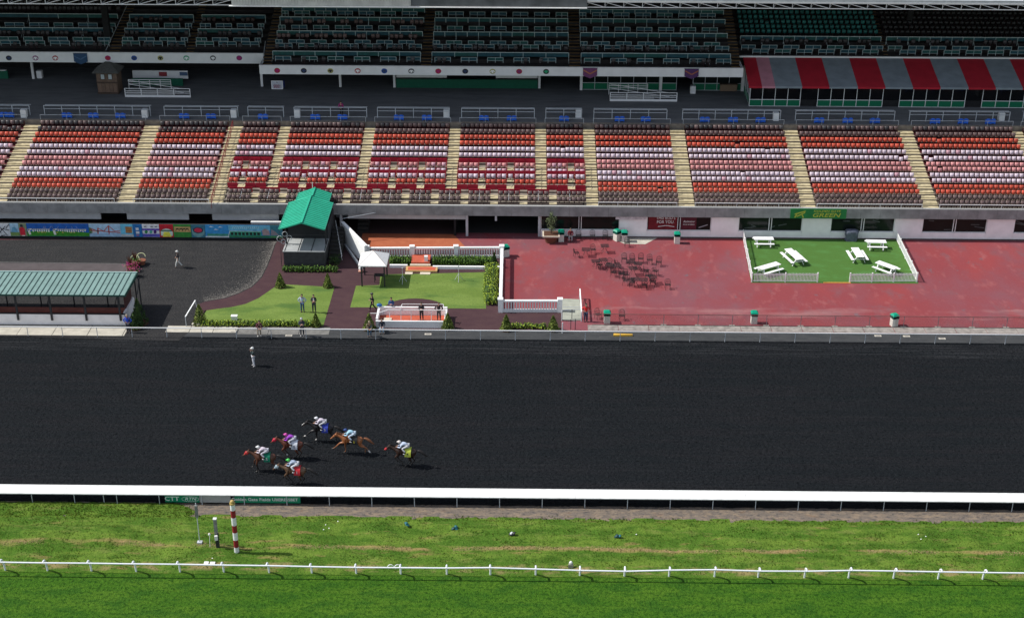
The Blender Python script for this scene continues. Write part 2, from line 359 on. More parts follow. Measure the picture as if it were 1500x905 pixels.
# pale grit thrown up along the curved edge of the paddock
_cv = [G(x, y) for x, y in ((409, 351), (403, 360), (398, 375), (392, 390), (384, 406), (370, 420), (350, 430), (330, 437), (300, 442))]
gb_ = MB()
for _ in range(5200):
    i = random.randrange(len(_cv)-1); u = random.random(); p = _cv[i].lerp(_cv[i+1], u); t_ = (_cv[i+1]-_cv[i]).normalized(); n_ = Vector((t_.y, -t_.x, 0)); n_ = n_ if n_.x < 0 or n_.y > 0 else -n_
    d = abs(random.gauss(0, 1))**1.6*.42; q = p+n_*(.1+d)
    if not (G(280, 350).x-1 < q.x): continue
    a = random.random()*PI; l = random.uniform(.015, .04); c_, s_ = l*math.cos(a), l*math.sin(a)
    gb_.add([(q.x-c_, q.y-s_, .034), (q.x+s_, q.y-c_, .036), (q.x+c_, q.y+s_, .045), (q.x-s_, q.y+c_, .036)], [(0, 1, 2, 3)])
tag(gb_.build('gravel', M('pale_grit', (.12, .11, .10), .95, .4, 3, isl=.4)), 'pale sandy grit scattered along the curved edge of the paddock', 'gravel', kind='stuff')
# slabs
def slabs(name, x0, x1, y0, y1, w, mat, z=.05, skew=0.):
    x = x0
    while x < x1-.1:
        g = random.uniform(.012, .03); e = min(x+w, x1); dz = random.uniform(-.006, .006)
        pts = [(x+g, y0), (e-g, y0), (e-g+skew, y1), (x+g+skew, y1)]
        tag(MB().prism(pts, -.1, z+dz).build(name, mat), kind='structure'); x = e
slabs('pavement_slab', 5.7, 55, 116.74, 117.78, 2.72, concpink)
slabs('pavement_slab', -60, -35.0, 114.98, 116.86, 3.1, conc, .046)
slabs('pavement_slab', -31.6, -25.2, 115.75, 116.98, 2.1, conc, .046)
slabs('pavement_slab', -25.2, -17.0, 115.5, 116.9, 2.7, M('grey_slab', (.15, .145, .135), .9, .2, 2), .040)
for px, py in ((341, 486), (423, 491.5), (627, 489.5), (1286, 492), (1328, 492.5), (1380, 496)):
    p = G(px, py, .03); tag(MB().box(p.x-.3, p.x+.3, p.y-.15, p.y+.15, .02, .052).box(p.x-.18, p.x+.18, p.y-.07, p.y+.07, .05, .058, 1).build('drain_cover', [conc, concpink]), kind='structure')

def wloc(o):
    v = Vector((0, 0, 0))
    while o: v += o.location; o = o.parent
    return v
def _build(s, name, mats, parent=None, kind=None, label=None):
    o = link(name, s.mesh(name, mats, wloc(parent)), parent)
    if kind: o['kind'] = kind
    if label: o['label'] = label
    return o
MB.build = _build

# ================================================================== GRANDSTAND
GX0, GX1 = -75., 75.
stand = thing('grandstand', 'long two-tier racecourse grandstand with concrete front and white walls behind the red apron', 'grandstand', (0, 137.8, 0))
ROWPX = [186, 194.4, 203, 211.6, 220.4, 229.2, 238, 245.2, 254, 262, 271, 278.4, 286.4, 294]
ROWS = [row(1000, y) for y in ROWPX]                      # row 0 is the top one; x ignored
RY = [p.y for p in ROWS]; RZ = [p.z-.60 for p in ROWS]    # seat line, tread height
ZC = 7.21
prof = [(137.5, 2.6), (RY[13]-.6, RZ[13])]
prof = [(137.45, 2.6), (137.45, RZ[13])]
for i in range(13, -1, -1):
    back = RY[i]+.28 if i else 151.55
    prof.append((back, RZ[i]))
    prof.append((back, RZ[i-1] if i else ZC))
prof += [(151.9, ZC), (151.9, 2.6)]
prof = list(reversed(prof))
dk = MB(); dk.xprof(prof, GX0, GX1); o = dk.build('seating_deck', M('deck_concrete', (.2, .17, .14), .9, .25, 2), stand); recalc(o.data)
MB().box(GX0, GX1, 151.9, 176, ZC-.5, ZC).build('concourse_floor', mconcdeck, stand)
x = GX0
while x < GX1:
    MB().box(x+.008, x+1.932, 137.12, 137.45, 2.42, 3.43).build('fascia_panel', fasciam, stand); x += 1.94
MB().box(GX0, GX1, 137.14, 137.43, 3.43, 3.5).build('fascia_cap', M('light_concrete', (.33, .33, .32), .9), stand)
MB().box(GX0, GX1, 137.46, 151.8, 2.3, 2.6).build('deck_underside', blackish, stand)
wb = MB(); wb.box(GX0, -7.1, 142.1, 142.3, 0.04, 2.3)
wb.build('back_wall', M('grey_back_wall', (.30, .31, .32), .8, .1, 2), stand)
MB().box(GY(510, 316, 137.5).x, GY(682, 316, 137.5).x, 137.46, 137.7, 1.88, 2.3).build('soffit_beam', M('pale_soffit', (.40, .41, .42), .8, .08, 1.5), stand)
for a, b in ((-200, 147), (185.5, 276), (310.5, 408)):
    MB().box(GY(a, 312, 137.5).x, GY(b, 312, 137.5).x, 137.46, 137.7, 1.62, 2.3).build('soffit_beam', M('pale_soffit', (.40, .41, .42), .8, .08, 1.5), stand)
for a, b in ((147, 185), (276, 310)):
    xa, xb = GY(a, 312, 142).x, GY(b, 312, 142).x
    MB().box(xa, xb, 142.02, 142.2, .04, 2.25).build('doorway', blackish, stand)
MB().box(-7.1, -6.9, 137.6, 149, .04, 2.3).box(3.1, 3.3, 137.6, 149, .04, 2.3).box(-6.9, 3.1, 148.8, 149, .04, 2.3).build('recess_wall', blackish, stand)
for px in (405, 500, 684, 790):
    X = GY(px, 330, 137.5).x; MB().box(X-.12, X+.12, 137.5, 137.74, .03, 2.3).build('column', greywhite, stand)
MB().box(GY(368, 325, 137).x, GY(416, 325, 137).x, 136.7, 137.0, 1.15, 1.75).build('white_beam', offwhite, stand)
# white front wall with window openings (right part)
wins = [(792, 907, 0), (947, 1041, 1), (1081, 1174, 2), (1216, 1309, 2), (1350, 1444, 3), (1484, 1540, 3), (1580, 1680, 3)]
YW = 137.8
xs = [3.3]
for a, b, k in wins:
    xa, xb = GY(a, 332, YW).x, GY(b, 332, YW).x
    if xa-xs[-1] > .1: MB().box(xs[-1]+.008, xa, YW-.3, YW, .02, 2.42).build('wall_panel', wallm, stand)
    n = max(1, round((xb-xa)/3.3)); w = (xb-xa)/n
    for i in range(n): MB().box(xa+i*w+.008, xa+(i+1)*w-.004, YW-.3, YW, .02, .78).build('wall_panel', wallm, stand)
    win = MB().box(xa, xb, YW-.10, YW-.04, .78, 2.42).build('window', glassm, stand)
    fr = MB()
    mid = (xa+xb)/2
    for xx in (xa+.03, mid-.12, mid+.12, xb-.03): fr.box(xx-.03, xx+.03, YW-.24, YW-.1, .79, 2.42)
    fr.box(xa, xb, YW-.24, YW-.1, .79, .84); fr.build('window_frame', offwhite, win)
    if k == 1:
        rp = M('red_poster', (.13, .006, .012), .5, .3, 2)
        MB().box(xa+.15, mid-.2, YW-.16, YW-.12, .86, 2.36).build('poster', rp, win)
        MB().box(mid+.2, mid+1.75, YW-.16, YW-.12, .86, 2.36).build('poster', M('dark_red_poster', (.08, .008, .018), .5, .3, 2), win)
        pw = M('print_white', (.6, .58, .56), .6, 0)
        text('lettering', "THIS BUD'S", .46, pw, win, (mid-1.35, YW-.175, 2.12), sx=.85)
        text('lettering', 'FOR YOU.', .46, pw, win, (mid-1.35, YW-.175, 1.68), sx=.85)
        text('lettering', 'Budweiser', .3, pw, win, (mid+1.0, YW-.175, 1.75), shear=.4, sx=.9)
        text('lettering', 'KING OF BEERS', .17, pw, win, (mid+1.0, YW-.175, 1.42))
        MB().bar((mid-2.1, YW-.17, 1.18), (mid-1.3, YW-.17, 1.3), .02, .07).bar((mid-1.3, YW-.17, 1.3), (mid-.45, YW-.17, 1.18), .02, .07).build('poster_flourish', pw, win)
        MB().bar((mid+2.0, YW-.17, 1.1), (mid+2.9, YW-.17, 1.42), .02, .09).build('poster_flourish', M('print_grey', (.3, .3, .32), .6, 0), win)
    if k >= 2:
        for j in range(4): MB().obox((random.uniform(xa+.5, xb-.5), YW-.115, random.uniform(1, 2.2)), (random.uniform(.3, 1.2), .02, .1), mat=Matrix.Rotation(random.uniform(-.5, .5), 3, 'Y')).build('painted_reflection', M('painted_window_glints', (.05, .06, .06), .5, .3, 3), win)  # pale slats painted in as reflections on the glass
    xs.append(xb)
MB().box(xs[-1]+.01, GX1, YW-.3, YW, .02, 2.42).build('wall_panel', wallm, stand)
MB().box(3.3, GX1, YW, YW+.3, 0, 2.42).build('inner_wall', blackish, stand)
MB().box(3.3, GX1, YW-.42, YW-.31, .02, .14).build('painted_wall_shadow', M('wall_shadow_paint', (.08, .06, .06), .9), stand)  # dark strip painting in the thin shadow along the wall foot
MB().box(GY(902, 315, 137.4).x, GY(946, 315, 137.4).x, 137.3, 137.42, 2.06, 2.40).build('faded_banner', M('faded_banner', (.5, .45, .47), .7, .3, 3), stand)
# conduits under fascia
MB().box(GY(725, 315, 137.4).x, GY(728, 315, 137.4).x, 137.2, 137.3, 1.85, 2.42).build('downpipe', greywhite, stand)
# stair opening steps
sb = MB()
for i in range(8): sb.box(-17.0, -15.9, 138.2+i*.45, 138.2+(i+1)*.45, .04, .2+i*.27)
sb.build('service_stairs', M('dark_stair', (.03, .028, .026), .9), stand)

# green patio sign on the fascia
sg = thing('patio_sign', 'green banner with yellow lettering GREEN fixed to the concrete fascia', 'sign', (GY(1197, 310, 137.1).x, 137.05, 2.9))
xa, xb = GY(1158, 310, 137.1).x, GY(1240, 310, 137.1).x
MB().box(xa, xb, 137.03, 137.11, 2.43, 3.45).build('panel', M('sign_green', (.015, .17, .045), .6, .15, 1.5), sg)
ym = M('sign_yellow', (.42, .42, .05), .6, .1)
text('lettering', 'GREEN', .62, ym, sg, (GY(1210, 310, 137.1).x, 137.02, 2.78), shear=.25, sx=1.45)
text('lettering', 'GOLDEN GATE', .26, ym, sg, (GY(1211, 310, 137.1).x, 137.02, 3.22), shear=.25, sx=1.5)
em = MB(); ex = GY(1172, 310, 137.1).x
em.obox((ex, 137.02, 3.05), (1.1, .02, .12), mat=Matrix.Rotation(-.3, 3, 'Y')).obox((ex+.1, 137.02, 2.85), (.9, .02, .1), mat=Matrix.Rotation(-.5, 3, 'Y')).obox((ex-.4, 137.02, 2.7), (.12, .02, .4), mat=Matrix.Rotation(.5, 3, 'Y')).obox((ex+.3, 137.02, 2.66), (.12, .02, .35), mat=Matrix.Rotation(-.4, 3, 'Y'))
em.build('emblem', ym, sg)

# ------------------------------------------------------------------ seats
def seat_mesh(name, mat, bm):
    mb = MB(); U = [-1, -.86, -.5, 0, .5, .86, 1]
    prof = [(.10, -.03, .3), (.0, -.02, .75), (-.06, .03, .95), (-.085, .14, 1), (-.07, .27, 1), (-.02, .375, .97), (.05, .425, .9), (.10, .42, .8), (.13, .38, .7)]
    vs = []
    for y, z, w in prof:
        for u in U:
            k = abs(u)**3
            vs.append((u*.212*(.88+.12*w), y+.09*k*w, z-.02*k*(1 if z > .2 else -1)))
    nu = len(U); fs = []
    for j in range(len(prof)-1):
        for i in range(nu-1):
            a = j*nu+i; fs.append((a, a+1, a+nu+1, a+nu))
    mb.add(vs, fs, 0, True)
    mb.box(-.03, .03, -.02, .16, -.38, -.02, 1).box(-.235, -.222, -.02, .16, -.38, .16, 1)
    return mb.mesh(name, [mat, bm])
sbm = M('seat_bracket', (.035, .012, .014), .7, .2)
C_SEAT = dict(
    brown=M('brown_seat_plastic', (.115, .075, .072), .42, .15, 3, rnd=.22),
    red=M('red_seat_plastic', (.50, .075, .042), .42, .12, 3, rnd=.18),
    white=M('lilac_white_seat_plastic', (.60, .49, .55), .42, .1, 3, rnd=.12),
    pink=M('faded_pink_seat_plastic', (.56, .24, .235), .42, .12, 3, rnd=.15),
    dark=M('charcoal_seat_plastic', (.05, .045, .048), .42, .2, 3, rnd=.3),
    odd=M('pale_pink_seat_plastic', (.55, .31, .36), .42, .1, 3),
    shade=M('near_black_seat_plastic', (.014, .013, .014), .4, .3, 3),
    teal=M('teal_seat_plastic', (.012, .11, .10), .4, .2, 3, rnd=.25),
    blue=M('blue_seat_plastic', (.02, .12, .58), .4, .12, 3, rnd=.1))
SM = {k: seat_mesh('seat', m, sbm) for k, m in C_SEAT.items()}
PATTERN = ['brown', 'brown', 'red', 'red', 'white', 'white', 'pink', 'pink', 'white', 'white', 'red', 'red', 'brown', 'brown']
PITCH_ = .507
def put_seat(parent, kind, x, y, z):
    if random.random() < .007: z -= random.uniform(.05, .16); y -= random.uniform(.02, .12)
    o = link('seat', SM[kind], parent, (x-parent.location.x, y-parent.location.y, z-parent.location.z)); return o
def XR(px, py): return row(px, py).x
secs = [  # (left px, right px, row-line y, kind, words)
    (-70, 26, 198, 'full', 'leftmost block of striped seats, cut by the left edge'),
    (55, 208, 188, 'full', 'second block of striped seats from the left, brown, red, white and pink rows'),
    (234, 334, 181.5, 'full', 'block of striped seats left of the sloping dark red handrail'),
    (356, 410, 181.5, 'box', 'narrow half block of seats just right of the dark red handrail'),
    (426, 534, 182, 'box', 'block of seats above the green roof with red box fronts lower down'),
    (550, 659, 182, 'box', 'block of seats and red-fronted boxes next right of the green roof'),
    (675, 784, 183, 'box', 'block of seats and red-fronted boxes above the dark recess'),
    (800, 854, 184, 'box', 'narrow half block of seats and boxes left of the long striped blocks'),
    (871, 981, 184, 'full', 'block of striped seats above the two window posters'),
    (1003, 1148, 186, 'full', 'wide block of striped seats left of the green sign'),
    (1169, 1316, 187, 'full', 'wide block of striped seats right above the green sign'),
    (1338, 1484, 188, 'full', 'rightmost whole block of striped seats'),
    (1499, 1600, 189, 'full', 'block of striped seats cut by the right edge')]
maroon = M('maroon_floor_paint', (.075, .008, .014), .8, .2, 3)
maroonp = M('maroon_panel_paint', (.36, .008, .028), .6, .12, 1.5)
redpipe = M('red_pipe', (.16, .01, .015), .5, .1)
SEC = []
for (a, b, yy, kind, words) in secs:
    xa, xb = XR(a, yy), XR(b, yy); n = round((xb-xa)/PITCH_); p = (xb-xa)/n
    SEC.append((xa, xb, n, p, kind))
    blk = thing('seating_block', words, 'seating block', ((xa+xb)/2, 145, 3.3), 0, 'blocks of tip-up seats on the lower tier')
    rows = range(14) if kind == 'full' else range(6)
    fp = MB()
    for i in rows:
        if i <= 9 or kind == 'box':
            fp.box(xa, xb, RY[i]-.50, RY[i]+.272, RZ[i]+.004, RZ[i]+.010)
            fp.box(xa, xb, RY[i]+.262, RY[i]+.276, RZ[i]+.011, (RZ[i-1] if i else ZC)-.02)
        for s in range(n):
            k = PATTERN[i]
            if i == 0 and random.random() < .35: k = 'dark'
            if k == 'white' and random.random() < .05: k = 'odd'
            if xa < -39 and i < 2: k = 'dark' if random.random() < .5 else k  # charcoal seats put roof shade into the top rows of the left blocks
            put_seat(blk, k, xa+(s+.5)*p+random.uniform(-.008, .008), RY[i]+random.uniform(-.01, .01), RZ[i]+.38)
    fp.build('painted_floor', maroon, blk)
    r0 = MB()
    zt = ZC+.55; yb = 151.62
    r0.tube((xa-.15, yb, zt), (xb+.1, yb, zt), .028)
    k = max(2, round((xb-xa)/2.7))
    for j in range(k+1): X = xa-.12+(xb-xa+.2)*j/k; r0.tube((X, yb, RZ[0]), (X, yb, zt), .022)
    r0.build('top_rail', railgrey, blk)

# lower boxes of the middle blocks
BX0, BX1 = SEC[3][0], SEC[7][1]
def boxrows():
    ya = [row(690, y) for y in (241.5, 250, 257.8, 266)]
    for si in (3, 4, 5, 6, 7):
        xa, xb, n, p, _ = SEC[si]
        blk = [o for o in col.objects if o.name.startswith('seating_block')][si]
        # shift: this stretch leans left with the fan of rows only by perspective; plan stays square
        if si == 3: units = [2, 'g', 2, 2]
        elif si == 7: units = [2, 2, 'g', 2]
        else: units = [2, 2, 'g', 2, 2, 'g', 2, 2]
        tot = sum(1.45 if u == 'g' else 2.12 for u in units); sc = (xb-xa)/tot
        if si in (3,): sc = (xb-xa)/tot
        x = xa; pairs = []; gaps = []
        for u in units:
            w = (1.45 if u == 'g' else 2.12)*sc
            (gaps if u == 'g' else pairs).append((x, x+w)); x += w
        # front panels before row 5
        pn = 0; xq = xa
        while xq < xb-.05:
            xe = min(xq+1.5, xb); MB().box(xq+.012, xe-.012, RY[5]-.62, RY[5]-.57, RZ[5]-.22, RZ[5]+.42).build('front_panel', maroonp, blk); xq = xe
        rl = MB(); sep = MB()
        for (u, v) in pairs: MB().box(u+.06, v-.06, ya[0].y+.42, ya[0].y+.46, ya[0].z-.3, ya[0].z+.48).build('back_panel', maroonp, blk)
        for ri, kind in enumerate(('pink', 'white', 'white', 'red')):
            Y, Z = ya[ri].y, ya[ri].z-.22
            for (u, v) in pairs:
                for q in (.27, .73): put_seat(blk, kind if random.random() < .8 else ('odd' if kind != 'red' else 'red'), u+(v-u)*q, Y, Z)
            if ri == 2:
                for (u, v) in gaps: put_seat(blk, 'white', (u+v)/2, Y, Z)
                for (u, v) in pairs+gaps: MB().box(u+.03, v-.03, Y+.3, Y+.34, Z+.0, Z+.70).build('back_panel', maroonp, blk)
            if ri == 3:
                for (u, v) in pairs: MB().box(u+.02, v-.02, Y-.55, Y-.51, Z-.42, Z+.12).build('front_panel', maroonp, blk)
        for j, (u, v) in enumerate(pairs):
            for xx in (u, v): sep.tube((xx, ya[0].y+.4, ya[0].z+.35), (xx, ya[3].y-.5, ya[3].z+.1), .03, n=5)
        sep.build('divider_rail', redpipe, blk)
        fl = MB(); fd = MB()
        for ri in range(4):
            for (u, v) in gaps: MB().box(u, v, ya[ri].y-(.42 if ri < 3 else .9), ya[ri].y+.3, ya[ri].z-.50, ya[ri].z-.42).build('box_floor', cream, blk)
            for (u, v) in pairs: MB().box(u, v, ya[ri].y-.42, ya[ri].y+.42, ya[ri].z-.50, ya[ri].z-.42).build('dark_floor', maroon, blk)
boxrows()
# two lowest rows run on under the aisles as one string of boxes
low = thing('box_seat_rows', 'front rows of brown paired seats with pale gaps and a red board behind', 'seating row', ((BX0+BX1)/2, 139, 3.3))
yl = [row(690, 282.5), row(690, 291.3)]
gapx = [row(px, 283).x for px in (373.5, 414, 463, 508, 550.3, 593.8, 637, 680.6, 724, 767, 810)]
edges = [row(333, 286).x]+gapx+[row(859, 286).x]
bd = MB()
for a, b in zip(edges, edges[1:]):
    a2 = a+(.38 if a in gapx else 0); b2 = b-(.38 if b in gapx else 0)
    n = max(2, round((b2-a2)/.52)); p = (b2-a2)/n
    for s in range(n):
        for Y in yl: put_seat(low, 'brown', a2+(s+.5)*p, Y.y, Y.z-.22)
    bd.box(a2, b2, yl[0].y+.5, yl[0].y+.54, yl[0].z-.3, yl[0].z+.24)
bd.build('back_board', maroonp, low)
f2 = MB(); f3 = MB()
for a, b in zip(edges, edges[1:]):
    for q, (lo_, hi_) in zip(yl, ((-.5, .5), (-.3, .42))): MB().box(a+.38, b-.38, q.y+lo_, q.y+hi_, q.z-.52, q.z-.42).build('dark_floor', M('dark_box_floor', (.05, .035, .03), .9), low)
for g_ in gapx:
    for q, (lo_, hi_) in zip(yl, ((-.45, .45), (-.3, .38))): MB().box(g_-.379, g_+.379, q.y+lo_, q.y+hi_, q.z-.52, q.z-.40).build('box_floor', cream, low)
sp = MB()
for a, b in zip(edges, edges[1:]):
    m = (a+b)/2; sp.tube((m, yl[0].y+.5, yl[0].z+.1), (m, yl[1].y-.35, yl[1].z+.02), .02, n=5)
sp.build('divider_rail', railgrey, low)

# aisles
for (s, t) in zip(SEC, SEC[1:]):
    xa, xb = s[1]+.02, t[0]-.02; mb = MB()
    last = 14 if not (s[4] == 'box' or t[4] == 'box') or s is SEC[2] or s is SEC[7] else 11
    for i in range(last):
        z = RZ[i]; y1 = RY[i]+.275; zb = RZ[i-1] if i else ZC
        mb.box(xa, xb, y1-.62, y1-.02, z+.003, z+.006+.45*(zb-z) if i else z+.2)
        mb.box(xa, xb, (RY[i+1]+.30 if i < 13 else RY[i]-.5), y1-.63, z+.003, z+.012)
    mb.build('aisle_stairs', cream, stand)
# sloping dark red handrail
a = GS(341, 177, 138.4, 4.4, .2553); b = GS(309, 292, 138.4, 4.4, .2553)
hr = thing('handrail', 'dark red handrail sloping down the stair aisle', 'handrail', (b.x, b.y, 3.4))
MB().tube(a, b, .045).tube(a-Vector((0, 0, .45)), b-Vector((0, 0, .45)), .03).build('rail', redpipe, hr)
for k in range(9):
    p = b.lerp(a, k/8); MB().tube(p-Vector((0, 0, 1.0)), p, .025).build('post', redpipe, hr)
# low white rails along the front edge of the tier
def front_rail(xa, xb, words):
    t = thing('front_rail', words, 'railing', ((xa+xb)/2, 137.3, 3.5), 0, 'low white rails on the front edge of the lower tier')
    MB().box(xa, xb, 137.30, 137.36, 3.86, 3.92).build('rail', offwhite, t)
    n = max(1, round((xb-xa)/1.95))
    for j in range(n+1): X = xa+.03+(xb-xa-.06)*j/n; MB().box(X-.02, X+.02, 137.31, 137.35, 3.5, 3.86).build('post', offwhite, t)
XF = lambda px: GY(px, 297, 137.3).x
for a, b, w in ((-60, 168, 'low white rail below the second striped block, at the left'), (195, 306, 'low white rail ending at the dark red handrail'),
                (876, 992, 'low white rail above the red window posters'), (1018, 1172, 'low white rail left of the green sign banner'),
                (1197, 1352, 'low white rail starting above the green sign banner'), (1377, 1560, 'low white rail at the right edge of the tier')):
    front_rail(XF(a), XF(b), w)

# ------------------------------------------------------------------ concourse railings, bins, blue seats
RG = [(-60, 42), (63, 220), (240, 349), (363, 416), (431, 538), (553, 659), (676, 783), (799, 852), (869, 976), (998, 1141), (1162, 1306), (1327, 1472), (1491, 1600)]
RGW = ['at the left edge of the concourse', 'second from the left on the concourse', 'left of the short one near the sign board', 'short one, fourth from the left', 'behind the person in a magenta shirt',
       'sixth from the left, right of the person in magenta', 'below the right half of the long green counter', 'short one right of the long green counter', 'below the white ramp railings at the right', 'left of centre under the awning corner', 'below the middle of the striped awning', 'rightmost whole one under the awning', 'cut by the right edge']
RGS = ['cut by the left edge', 'second from the left', 'third from the left', 'short left one', 'by the person in magenta', 'sixth from the left', 'seventh from the left', 'short right one', 'below the white ramp', 'under the awning corner', 'under the middle of the awning', 'whole rightmost one', 'cut by the right edge']
for (a, b), w in zip(RG, RGW):
    y0 = 153+(0 if a < 0 else 0)*.1; xa, xb = G(a, 172, ZC).x, G(b, 172, ZC).x; Y = 153.05
    t = thing('concourse_railing', 'grey pipe railing '+w, 'railing', ((xa+xb)/2, Y, ZC), 0, 'pipe railings along the concourse above the seats')
    MB().box(xa, xb, Y-.03, Y+.03, ZC+1.08, ZC+1.14).box(xa, xb, Y+.55, Y+.60, ZC+1.0, ZC+1.05).build('rail', railgrey, t)
    MB().box(xa, xb, Y-.025, Y+.025, ZC+.74, ZC+.79).build('mid_rail', railgrey, t)
    n = max(2, round((xb-xa)/1.93))
    for j in range(n+1):
        X = xa+.03+(xb-xa-.06)*j/n; MB().box(X-.035, X+.035, Y-.03, Y+.03, ZC, ZC+1.08).build('post', railgrey, t)
bluepx = [-3, 10, 96, 135, 175, 269, 308.5, 385, 462, 502, 584.5, 625.5, 709, 749.5, 826, 907, 945, 1031, 1072, 1112, 1197, 1238.5, 1278, 1365, 1405.5, 1445, 1510]
for i, px in enumerate(bluepx):
    w = ['left edge', 'second', 'third']
    p = G(px, 176, ZC); gi = min(range(len(RG)), key=lambda k: abs((RG[k][0]+RG[k][1])/2-px)); inside = [q for q in bluepx if RG[gi][0]-12 <= q <= RG[gi][1]+12]; r = inside.index(px) if px in inside else 0
    nm = ['left', 'second', 'third'] if len(inside) > 2 else ['left', 'right', 'far']
    t = thing('blue_double_seat', nm[min(r, 2)]+' blue seat pair at railing '+RGS[gi], 'seat pair', (p.x, 152.25, ZC), 0, 'blue seat pairs on the concourse edge')
    for sx in (-.27, .27):
        mb = MB(); vs = []
        mb.box(sx-.25, sx+.25, -.05, .33, .36, .41); mb.box(sx-.25, sx+.25, -.16, -.06, .12, .56); mb.ell((sx, -.11, .56), (.24, .055, .09), 10, 6)
        mb.box(sx-.22, sx-.18, -.1, .3, 0, .36).box(sx+.18, sx+.22, -.1, .3, 0, .36)
        mb.local('seat', C_SEAT['blue'], t)
def bin_white(px, py, z, words, group=None, Y=None):
    p = G(px, py, z) if Y is None else GY(px, py, Y)
    t = thing('waste_bin', words, 'bin', (p.x, p.y if Y is None else Y, z), 0, group)
    MB().prism([(-.3, -.3), (.3, -.3), (.3, .3), (-.3, .3)], 0, .84).local('bin_body', offwhite, t)
    MB().prism([(-.27, -.27), (.27, -.27), (.27, .27), (-.27, .27)], .84, .9).local('bin_lid', greywhite, t); return t
for (px, w) in ((36, 'leftmost white bin behind the concourse railing'), (213, 'white bin at the right end of the second railing from the left'), (343, 'white bin left of the short railing'), (436, 'white bin at the left end of the fifth railing'),
                (654, 'white bin left of the middle railing'), (847, 'white bin at the right end of the right short railing'), (1136, 'white bin beside the post below the awning corner'), (1466, 'rightmost white bin behind the concourse railing')):
    bin_white(px, 171.5 if px < 900 else 176, ZC, w, 'white bins along the concourse railings')
bin_white(59, 114, ZC, 'white bin beside the leaning white column at the left', None); bin_white(1014.5, 136.5, ZC, 'white bin in front of the dark opening under the right pennant banner')

# ------------------------------------------------------------------ upper tiers
upper = thing('upper_tier', 'shaded upper tier of box seats with white balcony fronts above the concourse', 'grandstand tier', (0, 159, ZC))
TA = .348
def deck(x0, x1, Yf, Zf, name, white_h, fb):
    """stepped deck from its white front at (Yf, fb..) back to the rear wall"""
    pr = [(Yf+.25, fb), (Yf+.25, Zf)]; Y = Yf+.25
    while Y < 177:
        Y += 1.15; Z = pr[-1][1]; pr += [(Y, Z), (Y, Z+.4)]
    pr += [(178, pr[-1][1]), (178, fb)]
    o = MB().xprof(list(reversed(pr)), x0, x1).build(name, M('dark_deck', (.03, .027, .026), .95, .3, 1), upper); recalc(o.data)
    return o
Y2 = 158.95; Y1 = 162.5; Y3 = 163.1
XE1 = GY(380, 100, Y2).x; XE2 = GY(1089, 100, Y2).x
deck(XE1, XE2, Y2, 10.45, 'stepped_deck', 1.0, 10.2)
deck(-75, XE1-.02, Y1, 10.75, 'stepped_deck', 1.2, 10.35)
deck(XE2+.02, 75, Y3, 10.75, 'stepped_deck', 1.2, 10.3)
MB().box(XE1, XE2, Y2-.1, Y2+.14, 10.2, 11.22).build('balcony_front', offwhite, upper)
MB().box(-75, XE1-.02, Y1-.1, Y1+.14, 10.32, 11.5).build('balcony_front', offwhite, upper)
MB().box(XE1, XE1+.12, Y2+.15, Y1+.1, 10.2, 11.22).box(XE2-.12, XE2, Y2+.15, Y3+1, 10.2, 11.22).build('balcony_side', greywhite, upper)
MB().box(XE2+.02, 75, Y3-.1, Y3+.14, 11.22, 11.4).build('balcony_cap', offwhite, upper)
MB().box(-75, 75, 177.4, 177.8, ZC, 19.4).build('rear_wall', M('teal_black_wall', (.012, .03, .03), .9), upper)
# under the balconies
lw = MB().box(-75, XE1, 170.5, 170.7, ZC, 10.3).box(XE1, XE2, 168, 168.2, ZC, 10.2)
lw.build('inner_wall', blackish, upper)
for px, py, yb in ((50, 115, 166.1), (384, 127, 163.8), (499, 127, 163.8), (578, 128, 163.8), (790, 130, 163.8)):
    X = G(px, py, ZC).x; MB().box(X-.13, X+.13, yb-.13, yb+.13, ZC, 10.3).build('column', offwhite, upper)
gx0, gx1 = G(578, 129, ZC).x, G(790, 130, ZC).x
MB().box(gx0+.2, gx1-.2, 163.6, 163.9, ZC, ZC+1.02).build('green_counter', dgreen, upper)
MB().box(gx0+.2, gx0+6, 164.0, 164.1, ZC+1.1, ZC+1.5).box(gx1-5, gx1-.2, 164.0, 164.1, ZC+1.1, ZC+1.5).build('pale_wall_strip', offwhite, upper)
MB().box(G(-40, 114, ZC).x, G(14, 114, ZC).x, 166.0, 166.3, ZC, ZC+.95).build('green_counter', dgreen, upper)
MB().box(G(-40, 114, ZC).x, G(12, 114, ZC).x, 165.95, 166.35, ZC+.96, ZC+1.04).build('counter_top', offwhite, upper)
# glazed front right of centre under the balcony
def glazed(xa, xb, Y, pitch, zt, door=()):
    g = MB().box(xa, xb, Y, Y+.05, ZC+.86, zt).build('window', glassm, upper)
    x = xa
    n = round((xb-xa)/pitch); p = (xb-xa)/n; fr = MB()
    for i in range(n):
        MB().box(xa+i*p+.03, xa+(i+1)*p-.03, Y-.03, Y+.02, ZC+.05, ZC+.80).build('green_panel', M('bright_green_panel', (.0, .13, .06), .5, .1), upper)
    for i in range(n+1): fr.box(xa+i*p-.03, xa+i*p+.03, Y-.05, Y-.032, ZC, zt)
    fr.box(xa, xb, Y-.052, Y-.03, ZC+.80, ZC+.86).box(xa, xb, Y-.052, Y-.03, ZC, ZC+.05).build('window_frame', greywhite, g)
for a, b in ((852, 965), (968, 990), (1014, 1084)):
    glazed(G(a, 131, ZC).x, G(b, 131, ZC).x, 163.4, 1.5, 10.15)
for px in (851, 967, 1086):
    X = G(px, 131, ZC).x; MB().box(X-.15, X+.15, 163.1, 163.36, ZC, 10.18).build('column', offwhite, upper)
